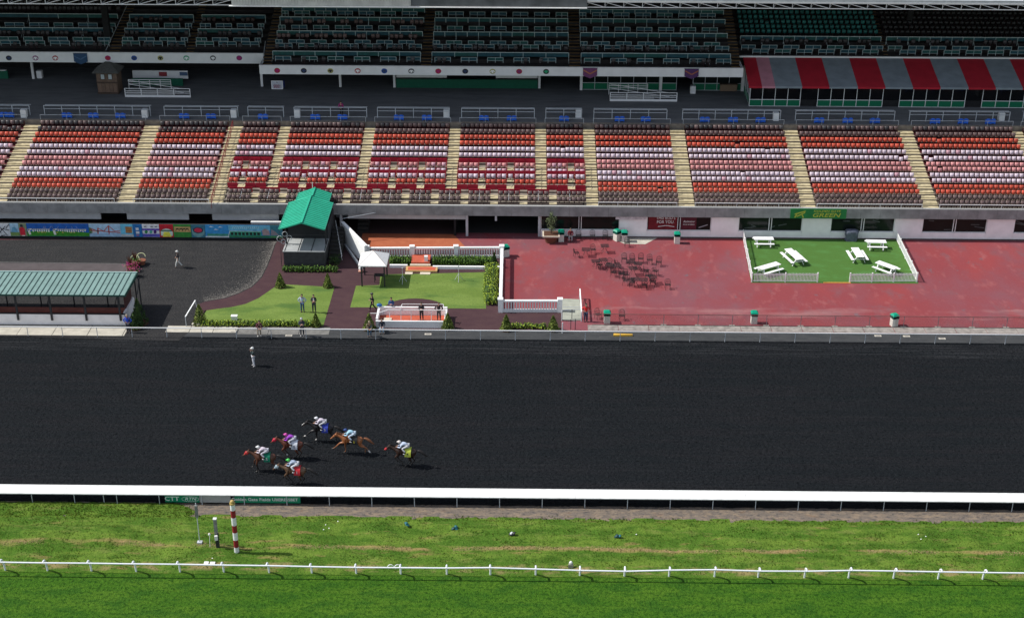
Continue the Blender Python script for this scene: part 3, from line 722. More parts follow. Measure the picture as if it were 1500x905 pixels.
# emblem roundels and pennants
rc = {'k': (.02, .02, .025), 'r': (.35, .02, .03), 'b': (.02, .08, .32), 'y': (.38, .36, .14), 'g': (.02, .3, .14), 'm': (.35, .02, .14), 'p': (.2, .03, .14), 'n': (.03, .05, .12)}
RC = {k: M('silks_'+k, v, .6, .1) for k, v in rc.items()}
def disc(n, r, c, Y, mat, par, w=1.):
    vs = []; mb = MB()
    pts = [(c[0]+w*r*math.cos(2*PI*i/14), c[1]+r*math.sin(2*PI*i/14)) for i in range(14)]
    vs = [(p[0], Y, p[1]) for p in pts]+[(p[0], Y-.02, p[1]) for p in pts]
    mb.add(vs, [tuple(range(14)), tuple(reversed(range(14, 28)))]+[(i, (i+1) % 14, 14+(i+1) % 14, 14+i) for i in range(14)])
    o = mb.build(n, mat, par); recalc(o.data); return o
def roundel(px, py, Y, key, key2):
    p = GY(px, py, Y-.1)
    o = disc('roundel', .29, (p.x, p.z), Y-.102, RC[key], upper, 1.15)
    mb = MB(); q = Y-.128
    mb.box(p.x-.10, p.x+.10, q-.01, q, p.z-.19, p.z+.14).bar((p.x-.09, q, p.z+.12), (p.x-.24, q, p.z-.08), .012, .09).bar((p.x+.09, q, p.z+.12), (p.x+.24, q, p.z-.08), .012, .09)
    mb.build('silks_shape', white if key2 == 'w' else RC[key2], o)
for px, k, k2 in ((13, 'k', 'n'), (52, 'p', 'w'), (81, 'r', 'w'), (158, 'm', 'r'), (196.5, 'b', 'n'), (235, 'y', 'k'), (273, 'g', 'w'), (312, 'k', 'w'), (350.5, 'p', 'm')):
    roundel(px, 85.3, Y1, k, k2)
for px, k, k2 in ((406, 'r', 'm'), (445, 'k', 'n'), (484, 'y', 'k'), (524, 'r', 'w'), (563, 'b', 'n'), (602.5, 'k', 'w'), (642, 'r', 'm'), (681.5, 'k', 'n'), (721.5, 'y', 'w'), (760.5, 'r', 'p'), (800, 'k', 'g')):
    roundel(px, 103.6+(px-400)*.004, Y2, k, k2)
def pennant(px, Y, z1, z0, cols, words):
    p = GY(px, 100, Y-.15); w = .78; x = p.x
    t = thing('pennant_banner', words, 'banner', (x, Y-.16, z1))
    vs = [(x-w, Y-.16, z1), (x+w, Y-.16, z1), (x+w, Y-.19, z0+.3), (x, Y-.24, z0), (x-w, Y-.19, z0+.3)]
    vs2 = [(a, b-.02, c) for a, b, c in vs]
    o = MB().add(vs+vs2, [(0, 1, 2, 3, 4), (9, 8, 7, 6, 5)]+[(i, (i+1) % 5, 5+(i+1) % 5, 5+i) for i in range(5)]).build('cloth', cols[0], t); recalc(o.data)
    mb = MB(); zm = (z1+z0)/2
    mb.bar((x-w+.05, Y-.24, zm+.35), (x, Y-.27, zm-.05), .02, .13).bar((x, Y-.27, zm-.05), (x+w-.05, Y-.24, zm+.35), .02, .13)
    mb.build('chevron', cols[1], t)
    MB().tube((x-w-.05, Y-.16, z1), (x+w+.05, Y-.16, z1), .03).build('rod', darkmetal, t)
pennant(120, Y1, 11.4, 10.15, (M('navy_cloth', (.02, .06, .13)), M('navy_pale', (.06, .12, .22))), 'navy blue pennant banner hanging on the left balcony front')
pennant(864.5, Y2, 11.15, 10.0, (M('purple_cloth', (.14, .04, .12)), M('orange_stripe', (.38, .14, .06))), 'purple and orange pennant banner hanging on the balcony above the ramp')
pennant(1013.5, Y2, 11.15, 10.0, (M('dark_purple_cloth', (.07, .025, .10)), M('rust_stripe', (.3, .1, .05))), 'darker purple pennant banner near the right end of the balcony')

# rows of boxes: frames, teal panels, seats
def upblock(xa, xb, words, Yf, Zf, lines, pairs, seats=(), tealrows=(), xl=None, tealkind='teal', front=None, lean=0):
    blk = thing('upper_seating_block', words, 'seating block', ((xa+xb)/2, Yf+6, Zf), 0, 'blocks of box seats on the shaded upper tier')
    px0 = 700
    def P(y, h):  # point on the tier surface whose height-h mark shows on scan line y at mid block
        return GS(px0, y, Yf, Zf+h, TA)
    rail = MB(); pan = []
    for (y, ph, pitch) in lines:
        p = P(y, .95); Y, Z = p.y, p.z
        rail.box(xa, xb, Y-.035, Y+.035, Z-.07, Z)
        n = max(1, round((xb-xa)/pitch)); q = (xb-xa)/n
        for i in range(n+1):
            X = xa+i*q; rail.box(X-.03, X+.03, Y-.03, Y+.03, Z-(1.0 if i % 2 == 0 else .6), Z-.05)
            if i % 2 == 0: rail.tube((X, Y, Z-.5), (X+lean*.0, Y-1.0, Z-1.0), .018, n=4)
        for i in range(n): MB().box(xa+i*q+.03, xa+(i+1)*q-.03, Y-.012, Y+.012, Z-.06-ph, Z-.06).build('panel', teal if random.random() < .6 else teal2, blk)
    for (y, period, w, off) in pairs:
        p = P(y, .72); Y, Z = p.y, p.z; x = xa+off
        while x < xb-.3:
            a, b = max(x, xa), min(x+w, xb)
            if b-a > .4:
                for X in (a, (a+b)/2, b): rail.box(X-.026, X+.026, Y-.026, Y+.026, Z-.62, Z)
                rail.box(a, b, Y-.022, Y+.022, Z-.04, Z); rail.box(a, b, Y-.02, Y+.02, Z-.40, Z-.37)
                MB().box(a+.02, b-.02, Y-.01, Y+.01, Z-.36, Z-.05).build('panel', teal if random.random() < .7 else teal2, blk)
            x += period
    rail.build('railing_frames', M('pale_teal_frame', (.38, .45, .45), .5, .12), blk)
    for (y, kind, pitch, prob) in seats:
        p = P(y, .62); n = int((xb-xa)/pitch)
        for i in range(n):
            if (i % 4 < 3 or prob > .9) and random.random() < prob: put_seat(blk, kind, xa+(i+.5)*(xb-xa)/n, p.y, p.z-.2)
    return blk
LN = [(76.5, .45, 2.45), (46.7, .42, 1.24), (26.3, .42, 1.24), (12.5, .4, 1.24)]
PR = [(84.3, 2.95, 1.75, .35), (65.5, 2.5, 1.75, .2), (60, 2.5, 1.75, -1.0), (38.7, 2.5, 1.75, -1.0), (17.7, 2.5, 1.75, -1.0)]
ST = [(54, 'brown', .52, .8), (33, 'brown', .52, .6), (88, 'dark', .55, .3), (70, 'dark', .55, .6)]
U2 = lambda px, py=78: GS(px, py, Y2+.3, 11.0, TA).x
upblock(U2(400), U2(616.5), 'box seats under the pale corrugated roof edge, between two brown stair aisles', Y2+.3, 10.45, LN, PR, ST)
upblock(U2(633), U2(833), 'box seats in the middle of the upper tier, under the dark grey roof edge', Y2+.3, 10.45, LN[:3], PR, ST[2:])
upblock(U2(851), U2(1069), 'box seats under the open roof truss above the two purple pennants', Y2+.3, 10.45, LN, PR, ST[2:])
LN1 = [(44.5, .42, 3.6), (24, .42, 3.6)]
PR1 = [(64, 2.85, 2.2, .5), (58.5, 2.85, 2.2, .1), (37.5, 2.85, 2.2, .1)]
ST1 = [(31, 'brown', .55, .6), (51, 'dark', .55, .9), (69, 'dark', .6, .4), (31, 'dark', .55, .8)]
U1 = lambda px, py=70: GS(px, py, Y1+.3, 11.3, TA).x
upblock(-72, U1(157), 'box seats at the far left of the upper tier, left of the diagonal rail', Y1+.3, 10.75, LN1, PR1, [(69, 'dark', .6, .4), (52, 'dark', .55, .9), (16, 'dark', .52, .95), (9, 'dark', .52, .95)])
upblock(U1(175), U1(271), 'small block of box seats above the wooden kiosk', Y1+.3, 10.75, LN1, [(63.5, 2.6, 2.0, .1), (58, 2.45, 1.8, -.6), (37, 2.45, 1.8, -.6)], ST1)
upblock(U1(284), U1(379), 'small block of box seats left of the stepped balcony corner', Y1+.3, 10.75, LN1, [(63.5, 2.6, 2.0, .1), (58, 2.45, 1.8, -.6), (37, 2.45, 1.8, -.6)], ST1)
U3 = lambda px, py=72: GS(px, py, Y3+.3, 11.3, TA).x
LN3 = [(50, .42, 1.24)]
PR3 = [(69.5, 2.5, 1.75, 1.2), (63.5, 2.5, 1.75, -.2)]
upblock(U3(1087), U3(1294), 'block with bright teal tip-up seats above the left of the awning', Y3+.3, 10.75, LN3, PR3, [(y, 'teal', .6, 1.0) for y in (15.5, 22.5, 29.5, 36.5, 43.2)]+[(57, 'dark', .55, .6)])
upblock(U3(1302), 74, 'block of very dark seats above the right of the awning', Y3+.3, 10.75, LN3, PR3, [(y, 'shade', .6, 1.0) for y in (15.5, 22.5, 29.5, 36.5, 43.2)]+[(57, 'dark', .55, .6)])
# stair aisles with brown nosings between the upper blocks
nose = M('brown_stair_nosing', (.20, .12, .05), .8, .3, 3)
def upstairs(xa, xb, Yf, Zf):
    mb = MB(); Y = Yf+.25; Z = Zf
    while Y < 174:
        for k in range(2):
            mb.box(xa, xb, Y+.02+k*.57, Y+.30+k*.57, Z+.02+k*.2, Z+.05+k*.2)
        Y += 1.15; Z += .4
    mb.build('aisle_stairs', nose, upper)
for a, b in ((386, 399.5), (617.5, 632), (834, 850), (1070, 1084)): upstairs(U2(a), U2(b), Y2, 10.45)
for a, b in ((159, 174), (272, 283)): upstairs(U1(a), U1(b), Y1, 10.75)
upstairs(U3(1295), U3(1301), Y3, 10.75)
MB().tube((U1(158), Y1+.4, 11.6), (U1(171), Y1+9, 15.2), .03).tube((XE1+.3, Y2+.4, 11.3), (XE1+.3, Y2+3.2, 13), .03).build('stair_handrail', railgrey, upper)
for px in (1331,):
    X = GY(px, 40, 170).x; MB().box(X-.3, X+.3, 169.8, 170.4, 10, 19.5).build('column', blackish, upper)
X = GY(155, 40, 166).x; MB().box(X-.35, X+.35, 166, 166.6, 11, 19.5).build('column', blackish, upper)

# roof with its front truss
roof = thing('grandstand_roof', 'high flat roof over the upper tier with an open white steel truss along its front edge', 'roof', (0, 152.3, 19.5))
MB().box(-125, 110, 153.0, 182, 20.35, 20.7).build('roof_slab', M('roof_deck', (.3, .3, .3), .8), roof)
MB().box(-125, 110, 152.35, 153.0, 20.35, 20.62).build('roof_gutter', greywhite, roof)
MB().box(-125, 110, 177.8, 178.2, 0, 20.3).build('rear_wall', blackish, roof)
xa, xb, xc = GY(340, 8, 152.2).x, GY(602, 8, 152.2).x, GY(860, 8, 152.2).x
cm = MB(); x = xa
while x < xb: cm.box(x, min(x+.28, xb), 151.95, 152.06, 19.76, 20.75); x += .3
cm.box(xa, xb, 152.07, 152.3, 19.7, 20.72)
cm.build('corrugated_fascia', M('corrugated_white', (.50, .49, .46), .7, .14, 1.2), roof)
MB().box(xb+.02, xc, 152.07, 152.3, 19.78, 20.6).build('grey_fascia', M('grey_fascia', (.10, .105, .11), .8, .3, .8), roof)
MB().box(xa-.3, xc, 151.85, 152.1, 19.62, 19.70).build('edge_gutter', white, roof)
MB().box(-125, 110, 152.30, 152.42, 20.18, 20.34).build('top_chord', offwhite, roof)
MB().box(-125, 110, 152.32, 152.40, 19.62, 19.70).build('bottom_chord', offwhite, roof)
x = -60.0; i = 0
while x < 60:
    if not (xa-1 < x < xc-1):
        MB().tube((x, 152.36, 19.66), (x, 152.36, 20.2), .035, n=5).build('truss_upright', offwhite, roof)
        MB().tube((x, 152.36, 19.66) if x < 0 else (x, 152.36, 20.2), (x+1.95, 152.36, 20.2) if x < 0 else (x+1.95, 152.36, 19.66), .035, n=5).build('truss_diagonal', offwhite, roof)
        MB().tube((x, 152.5, 19.7), (x+.9, 153.8, 20.3), .03, n=5).build('truss_brace', railgrey, roof)
    x += 1.95
for X in range(-120, 111, 12): MB().box(X-.15, X+.15, 176.8, 177.2, 0, 20.3).build('column', greywhite, roof)

# ------------------------------------------------------------------ awning pavilion on the concourse
pv = thing('awning_pavilion', 'glass-fronted pavilion with a red and grey striped awning and green kick panels', 'pavilion', (30, 160, ZC))
YG = 157.9; X0 = G(1097, 157, ZC).x+.15
am = [M('awning_red', (.36, .010, .024), .8, .1, 1), M('awning_pink', (.46, .20, .245), .8, .1, 1), M('awning_grey', (.19, .225, .25), .8, .12, 1)]
ya, yb_, za, zb = 157.15, 163.0, 9.72, 11.24
def XA(px): return GY(px, 125.6, ya).x
cuts = [(1097, 1116.5, 0), (1116.5, 1136, 1), (1136, 1175.5, 2), (1175.5, 1215.5, 0), (1215.5, 1257, 2), (1257, 1297.5, 0), (1297.5, 1338, 2), (1338, 1378.5, 0), (1378.5, 1419.5, 2), (1419.5, 1459.5, 0), (1459.5, 1499, 2), (1499, 1540, 0), (1540, 1580, 2)]
for a, b, k in cuts:
    xa_, xb_ = XA(a)+.004, XA(b)-.004
    vs = [(xa_, ya, za), (xb_, ya, za), (xb_, yb_, zb), (xa_, yb_, zb)]; vs += [(p[0], p[1], p[2]-.05) for p in vs]
    vs += [(xa_, ya-.02, za-.22), (xb_, ya-.02, za-.22)]
    MB().add(vs, [(0, 1, 2, 3), (7, 6, 5, 4), (0, 3, 7, 4), (1, 5, 6, 2), (8, 9, 1, 0)]).build('awning_stripe', am[k], pv)
MB().box(X0, XA(1580), YG, YG+.06, ZC+.78, 9.62).build('glass_front', M('pavilion_glass', (.004, .004, .005), .12, .1, spec=.6), pv)
MB().box(X0, X0+.06, YG+.07, 163.2, ZC+.78, 9.62).build('glass_side', M('side_glass', (.03, .05, .06), .15, .2, spec=.6), pv)
MB().box(X0, XA(1580), YG+.07, YG+.1, ZC, ZC+.78).build('kick_wall', blackish, pv)
doors = [(1174, 1197), (1294, 1317), (1417, 1439)]
XG = lambda px: GY(px, 150, YG-.03).x
def in_door(px): return any(a-1 <= px < b-1 for a, b in doors)
mull = [1097.5]+[1097.5+19.7*i for i in range(1, 25)]
segs = [(1097.5, 1171.5), (1197, 1292), (1317, 1413), (1438, 1580)]
gp = M('bright_green_panel', (.0, .13, .06))
for a, b in segs:
    xa_, xb_ = XG(a), XG(b); n = round((xb_-xa_)/1.47); p = (xb_-xa_)/n
    for i in range(n): MB().box(xa_+i*p+.03, xa_+(i+1)*p-.03, YG-.05, YG-.01, ZC+.05, ZC+.72).build('green_panel', gp, pv)
    for i in range(n+1): MB().box(xa_+i*p-.03, xa_+i*p+.03, YG-.10, YG-.052, ZC, 9.66).build('mullion', offwhite, pv)
    MB().box(xa_+.03, xb_-.03, YG-.096, YG-.055, ZC+.74, ZC+.80).box(xa_+.03, xb_-.03, YG-.096, YG-.055, ZC, ZC+.045).build('transom', offwhite, pv)
for i in range(5):
    Y = YG+.1+i*1.2; MB().box(X0-.06, X0-.005, Y-.03, Y+.03, ZC, 9.9).build('mullion', greywhite, pv)
MB().box(X0-.04, X0-.005, YG+.2, 163, ZC+.05, ZC+.72).build('green_panel', gp, pv)

# ================================================================== RAILS AND TRACKSIDE
mr = thing('main_rail', 'wide white covered inner rail running along the near side of the dark track', 'rail', (0, 88.8, 0))
x = -45.0
while x < 45:
    MB().xprof([(88.78, .80), (90.0, .80), (90.0, .83), (89.4, .90), (88.78, .86)], x+.006, x+6.094).build('rail_cover', M('rail_cover_white', (.62, .615, .60), .5, .05, 2.2, c2=(.76, .76, .75)), mr)
    x += 6.1
MB().box(-45, 45, 89.93, 89.98, .55, .79).build('rear_skirt', M('grey_brown_skirt', (.14, .13, .12), .8), mr)
x0 = G(545, 741).x
for k in range(-13, 16):
    X = x0+3.05*k
    MB().tube((X, 88.815, 0), (X, 88.815, .80), .03, n=6).bar((X, 88.83, .77), (X, 89.95, .74), .05, .06).build('post', railgrey, mr)
X = G(199, 733).x-2.2
MB().tube((X, 88.95, 0), (X, 88.95, .80), .035, n=6).build('post', railgrey, mr)
# advertising boards hung below the rail
def board(px0, px1, mat, words, txts=(), Y=88.89, name='rail_board'):
    xa, xb = GY(px0, 732, Y).x, GY(px1, 732, Y).x; z0, z1 = .17, .74
    t = thing(name, words, 'sign board', ((xa+xb)/2, Y, z0))
    MB().box(xa, xb, Y-.02, Y+.02, z0, z1).build('panel', mat, t)
    for s_, px, size, sh, sx in txts: text('lettering', s_, size, M('sign_white', (.62, .66, .64), .6, 0), t, (GY(px, 731, Y).x, Y-.03, (z0+z1)/2), shear=sh, sx=sx, ext=.004)
    return t
bgm = M('board_green', (.0, .19, .095), .5, .1)
t = board(242, 292, bgm, 'short green board lettered CTT under the white main rail', [('CTT', 252, .5, 0, 1.1), ('RTN', 279, .34, .25, 1.2)])
o = MB(); cx = GY(279, 731, 88.89).x
for i in range(16):
    a, b = 2*PI*i/16, 2*PI*(i+1)/16
    o.bar((cx+.62*math.cos(a), 88.86, .455+.22*math.sin(a)), (cx+.62*math.cos(b), 88.86, .455+.22*math.sin(b)), .01, .02)
o.build('oval_outline', M('sign_white', (.6, .6, .6)), t)
board(292.6, 338, M('board_grey', (.30, .31, .30), .6, .1), 'plain grey board between the two green boards under the main rail')
board(344, 440, bgm, 'long green board lettered with small white capitals right of the striped pole', [('Golden Gate Fields Uses', 376, .36, 0, 1.0), ('XPRESSBET', 420, .33, 0, 1.0)])

# outer rail
orr = thing('outer_rail', 'thin white top rail on grey posts along the far edge of the dark track', 'rail', (0, 114.8, 0))
MB().box(-60, 60, 114.76, 114.84, .90, .97).build('top_rail', offwhite, orr)
for k in range(-20, 20):
    X = G(1061, 498).x+3.05*k; MB().tube((X, 114.8, 0), (X, 114.8, .90), .03, n=6).build('post', railgrey, orr)
# chain link fence
cf = thing('chain_link_fence', 'low chain link fence with rusty top rail along the near edge of the red apron', 'fence', (6, 117.87, 0))
xa = GY(822, 477, 117.87).x
MB().tube((G(868, 477).x, 117.87, 1.10), (60, 117.87, 1.10), .03).build('top_rail', M('rusty_pipe', (.12, .065, .06), .8, .3, 3), cf)
for k in range(-1, 17):
    X = G(1022, 477).x+3.05*k
    if X > G(868, 477).x-.1:
        MB().tube((X, 117.87, 0), (X, 117.87, 1.1), .03).build('post', M('pinkish_grey_pipe', (.25, .2, .2), .6), cf)
        MB().box(X-.25, X+.25, 117.78, 117.95, .02, .09).build('footing', conc, cf)
mesh_wires = MB()
X = G(868, 477).x
while X < 58: mesh_wires.bar((X, 117.87, .08), (X+1.0, 117.87, 1.08), .004, .005).bar((X+1.0, 117.87, .08), (X, 117.87, 1.08), .004, .005); X += .11
mesh_wires.build('wire_mesh', M('rusty_wire', (.09, .06, .06), .8), cf, kind='stuff')
MB().box(G(868, 477).x, 60, 117.80, 117.86, .02, .075).build('base_kerb', M('dark_kerb', (.11, .10, .09), .9), cf)

# turf rail with bowed gooseneck posts
tr = thing('turf_rail', 'slim white running rail on gooseneck posts between the mown turf and rough grass', 'rail', (0, 80.2, 0))
rp = [(-42, 825, 0)]
pts = []
tops = [(-70, 822.7), (0, 823), (63, 824), (128, 824.5), (194, 825.5), (259, 826), (324, 827.2), (390.5, 828), (454, 829.4), (520, 830.6), (586, 831), (654, 831.5), (718, 831), (785, 833), (850, 835), (916, 836.3), (982, 834.6), (1049, 834), (1114, 836), (1182, 836.2), (1248, 835), (1314, 836), (1380, 837.2), (1446, 838.2), (1512, 839), (1590, 840)]
for px, py in tops:
    p = GY(px, py, 80.2); pts.append(p)
wp = M('plastic_rail_white', (.72, .74, .78), .4, .04)
for a, b in zip(pts, pts[1:]): MB().tube(a, b, .055, n=7).build('rail', wp, tr)
for p in pts:
    lean = random.uniform(-.02, .02)
    MB().path([(p.x-lean, 80.78, 0), (p.x-lean, 80.72, .5), (p.x, 80.6, .9), (p.x, 80.45, p.z+.02), (p.x, 80.28, p.z+.06), (p.x, 80.2, p.z)], .065, 7).build('post', wp, tr)

# striped pole and its neighbours
b = G(347, 808.5, .1)
sp_ = thing('striped_pole', 'tall red and white banded pole with a gold ball on top', 'pole', (b.x, b.y, .05))
H = 4.25
sr, sw = M('pole_red', (.22, .012, .02), .5), M('pole_white', (.66, .67, .66), .5)
ys = [0, .52, 1.11, 1.72, 2.3, 2.93, 3.5, 3.95]
for i, (u, v) in enumerate(zip(ys, ys[1:])):
    MB().tube((b.x, b.y, .05+u), (b.x, b.y, .05+v), .17, n=12).build('band', sw if i % 2 == 0 else sr, sp_)
MB().tube((b.x, b.y, 4.0), (b.x, b.y, 4.12), .19, n=12).ell((b.x, b.y, 4.2), (.15, .15, .14), 10, 8).build('gold_cap', M('gold_paint', (.42, .30, .10), .4), sp_)
b = G(319.5, 802, .1)
t = thing('equipment_post', 'short grey wooden post with a white box halfway up beside the striped pole', 'post', (b.x, b.y, .05))
MB().box(b.x-.11, b.x+.11, b.y-.1, b.y+.1, .0, 1.3).build('lower_post', darkmetal, t)
MB().box(b.x-.13, b.x+.07, b.y-.1, b.y+.1, 1.3, 2.45).build('upper_post', M('weathered_grey', (.2, .2, .19), .8, .3, 3), t)
MB().obox((b.x-.02, b.y-.18, 1.05), (.2, .14, .35), .3).build('junction_box', offwhite, t)
MB().box(b.x-.15, b.x+.09, b.y-.12, b.y+.12, 2.45, 2.52).build('post_cap', offwhite, t)
MB().tube((b.x-.55, b.y, 0), (b.x-.5, b.y, 1.1), .02).ell((b.x-.5, b.y, 1.2), (.09, .06, .12)).build('marker_stake', offwhite, t)
b = G(293, 797, .1)
t = thing('sensor_pole', 'thin grey pole with a slim box at the top and a box at its foot', 'pole', (b.x, b.y, .05))
MB().tube((b.x, b.y, 0), (b.x, b.y, 3.5), .03).build('mast', railgrey, t)
MB().box(b.x-.09, b.x+.09, b.y-.08, b.y+.08, 2.35, 3.3).build('sensor_housing', M('weathered_grey', (.2, .2, .19)), t)
MB().box(b.x-.17, b.x+.17, b.y-.14, b.y+.14, .02, .34).build('foot_box', greywhite, t)
def small(name, px, py, words, cat, fn, z=.08):
    p = G(px, py, z); t = thing(name, words, cat, (p.x, p.y, z)); fn(t); return t
def litter(cols):
    def f(t):
        for k in range(3):
            mb = MB(); mb.ell((random.uniform(-.12, .12), random.uniform(-.1, .1), .09+.05*k), (.2-.03*k, .15, .07), 7, 4, mat=Matrix.Rotation(random.uniform(-.8, .8), 3, 'Y')); mb.local('crumpled_piece', cols[k % len(cols)], t)
    return f
tp = [M('teal_plastic', (.02, .13, .15), .5, .3, 5), M('dark_teal_plastic', (.01, .05, .06), .5)]
small('plastic_debris', 597, 769.5, 'crumpled teal bag on the rough grass, leftmost one', 'litter', litter(tp), .15)
small('plastic_debris', 666, 775, 'small upright teal bag on the rough grass near the centre', 'litter', litter(tp), .15)
small('plastic_debris', 751, 784, 'dark grey scrap on the rough grass right of the two teal bags', 'litter', litter([darkmetal, greywhite]), .15)
small('plastic_debris', 905, 787, 'dark teal crumpled bag on the rough grass, rightmost one', 'litter', litter(tp[::-1]), .15)
small('marker_box', 836, 831, 'small grey sprinkler box with a white cap behind the turf rail', 'box', lambda t: (MB().prism([(-.17, -.12), (.17, -.12), (.13, .12), (-.13, .12)], 0, .32).local('box_body', M('stone_grey', (.25, .24, .2)), t), MB().ell((0, 0, .42), (.11, .1, .12), 8, 6).local('box_cap', white, t)), .05)
small('white_camera_box', 307, 829, 'low pair of white boxes behind the turf rail below the striped pole', 'box', lambda t: (MB().box(-.35, -.05, -.15, .15, 0, .3).local('left_box', offwhite, t), MB().box(.05, .38, -.15, .15, 0, .28).local('right_box', offwhite, t), MB().box(-.4, .42, -.2, .2, 0, .06).local('base_plate', greywhite, t)), .03)
def arcs(t):
    for cx in (-.25, .22):
        mb = MB(); mb.path([(cx+.2*math.cos(a), 0, .22+.2*math.sin(a)) for a in [PI*k/6-.3 for k in range(9)]], .03); mb.local('hoop', white, t)
small('white_hoops', 578, 834, 'two small white hoops standing by the turf rail', 'hoops', arcs, .05)
def hole(t): MB().ell((0, 0, .0), (.4, .28, .16), 9, 6).local('dark_soil_mound', M('dark_soil', (.008, .01, .006), .95), t)
small('soil_mound', 99, 789, 'dark lumpy soil patch in the rough grass at the left', 'mound', hole, .3)
for px, py in ((477, 769), (482, 774), (474, 776), (495, 764), (1345, 783), (1356, 786), (1349, 790), (932, 783), (122, 770), (303, 823), (311, 818)):
    p = G(px, py, .15)
    tag(MB().obox((p.x, p.y, .2), (.08, .06, .02), random.random()*3).build('paper_scrap', white), 'tiny white scrap of paper lying on the rough grass', 'litter', 'white paper scraps on the rough grass')
p = G(914, 491.5, .05)
t = thing('yellow_pad', 'yellow tapering pad lying under the outer rail by the kerb', 'pad', (p.x, p.y, .03))
MB().prism([(-.95, -.16), (-.9, .16), (.75, .06), (.75, -.06)], 0, .16).local('pad_body', M('pad_yellow', (.60, .36, .05), .6), t)

# ================================================================== FENCES, BALUSTRADES
def picket(A, B, words, h=.92, first=True, last=True):
    A = Vector((A.x, A.y, .03)); B = Vector((B.x, B.y, .03)); d = (B-A); L = d.length; u = d/L
    t = thing('picket_fence', words, 'fence', tuple(A), 0, 'white picket fences round the green patio')
    n = max(1, round(L/2.45))
    for i in range(n+1):
        if (i == 0 and not first) or (i == n and not last): continue
        p = A+u*(L*i/n); MB().box(p.x-.055, p.x+.055, p.y-.055, p.y+.055, .03, h+.1).build('post', white, t)
    for z in (.14, h-.14): MB().bar(A+Vector((0, 0, z)), B+Vector((0, 0, z)), .035, .07).build('rail', white, t)
    mb = MB(); k = int(L/.135)
    for i in range(1, k):
        p = A+u*(L*i/k); mb.obox((p.x, p.y, .03+h/2+.03), (.06, .022, h-.06), math.atan2(u.y, u.x))
    mb.build('picket', white, t, kind='stuff')
pA, pB, pC, pD = G(1087.5, 346.5), G(1310.5, 347.5), G(1342.5, 413.5), G(1101, 413.5)
q1, q2 = G(1197, 413.7), G(1244.5, 414)
picket(pA, pD, 'white picket fence along the left side of the green patio'); picket(pB, pC, 'white picket fence along the right side of the green patio')
picket(pD+Vector((.12, 0, 0)), q1, 'short white picket fence at the front left of the green patio', first=False)
picket(q2, pC-Vector((.12, 0, 0)), 'short white picket fence at the front right of the green patio', last=False)
def balustrade(A, B, words, pillars, h=1.15, n=None, z0=.03):
    A = Vector((A[0], A[1], z0)); B = Vector((B[0], B[1], z0)); d = B-A; L = d.length; u = d/L; rz = math.atan2(u.y, u.x)
    t = thing('balustrade', words, 'balustrade', tuple(A), 0, 'white balustrades of the winners enclosure')
    MB().bar(A+Vector((0, 0, .12)), B+Vector((0, 0, .12)), .30, .24).build('plinth', offwhite, t)
    MB().bar(A+Vector((0, 0, h-.05)), B+Vector((0, 0, h-.05)), .27, .13).build('top_rail', white, t)
    for f in pillars:
        p = A+d*f; MB().obox((p.x, p.y, z0+.64), (.42, .42, 1.28), rz).obox((p.x, p.y, z0+1.31), (.5, .5, .07), rz).build('pillar', white, t)
    mb = MB(); k = int(L/.24)
    for i in range(1, k):
        p = A+u*(L*i/k); mb.obox((p.x, p.y, z0+(h+.12)/2), (.11, .11, h-.3), rz)
    mb.build('baluster', offwhite, t, kind='stuff')
b1a, b1b = G(538, 379), G(735, 378); b3a, b3b = G(733, 457), G(820, 457)
Lb = b1b.x-b1a.x
balustrade(b1a, b1b, 'long white balustrade between the brick terrace and the hedge', [0, .335, .66, 1])
balustrade((b1b.x+.02, b1b.y-.3), (b3a.x, b3a.y+.28), 'white balustrade running towards the track beside the vertical hedge', [])
balustrade(b3a, b3b, 'short white balustrade facing the track left of the ramp', [0, 1])
# sloping approach wall and kerb
wa, wc = G(503, 353), G(537.5, 389)
t = thing('approach_wall', 'tall solid white wall beside the dark passage, left end of the brick terrace', 'wall', (wa.x, wa.y, 0))
dd = Vector((wc.x-wa.x, wc.y-wa.y, 0)).normalized(); nn = Vector((-dd.y, dd.x, 0))*-.09
vs = [(wa.x, wa.y, 0), (wc.x, wc.y, 0), (wc.x, wc.y, 2.05), (wa.x, wa.y, 2.05)]; vs += [(x_+nn.x*2, y_+nn.y*2, z_) for x_, y_, z_ in vs]
o = MB().add(vs, [(0, 1, 2, 3), (7, 6, 5, 4), (0, 3, 7, 4), (1, 5, 6, 2), (3, 2, 6, 7), (0, 4, 5, 1)]).build('wall_panel', white, t); recalc(o.data)
MB().bar((wa.x, wa.y, 2.08), (wc.x, wc.y, 2.08), .3, .07).build('coping', white, t)
ka, kc = G(502, 356), G(526, 390)
MB().bar((ka.x, ka.y, .15), (kc.x, kc.y, .15), .16, .3).build('kerb', greywhite, t)
MB().tube((wa.x, wa.y-.2, 2.5), (wa.x+4.6, wa.y+1.5, 2.75), .028).build('pipe', railgrey, t)
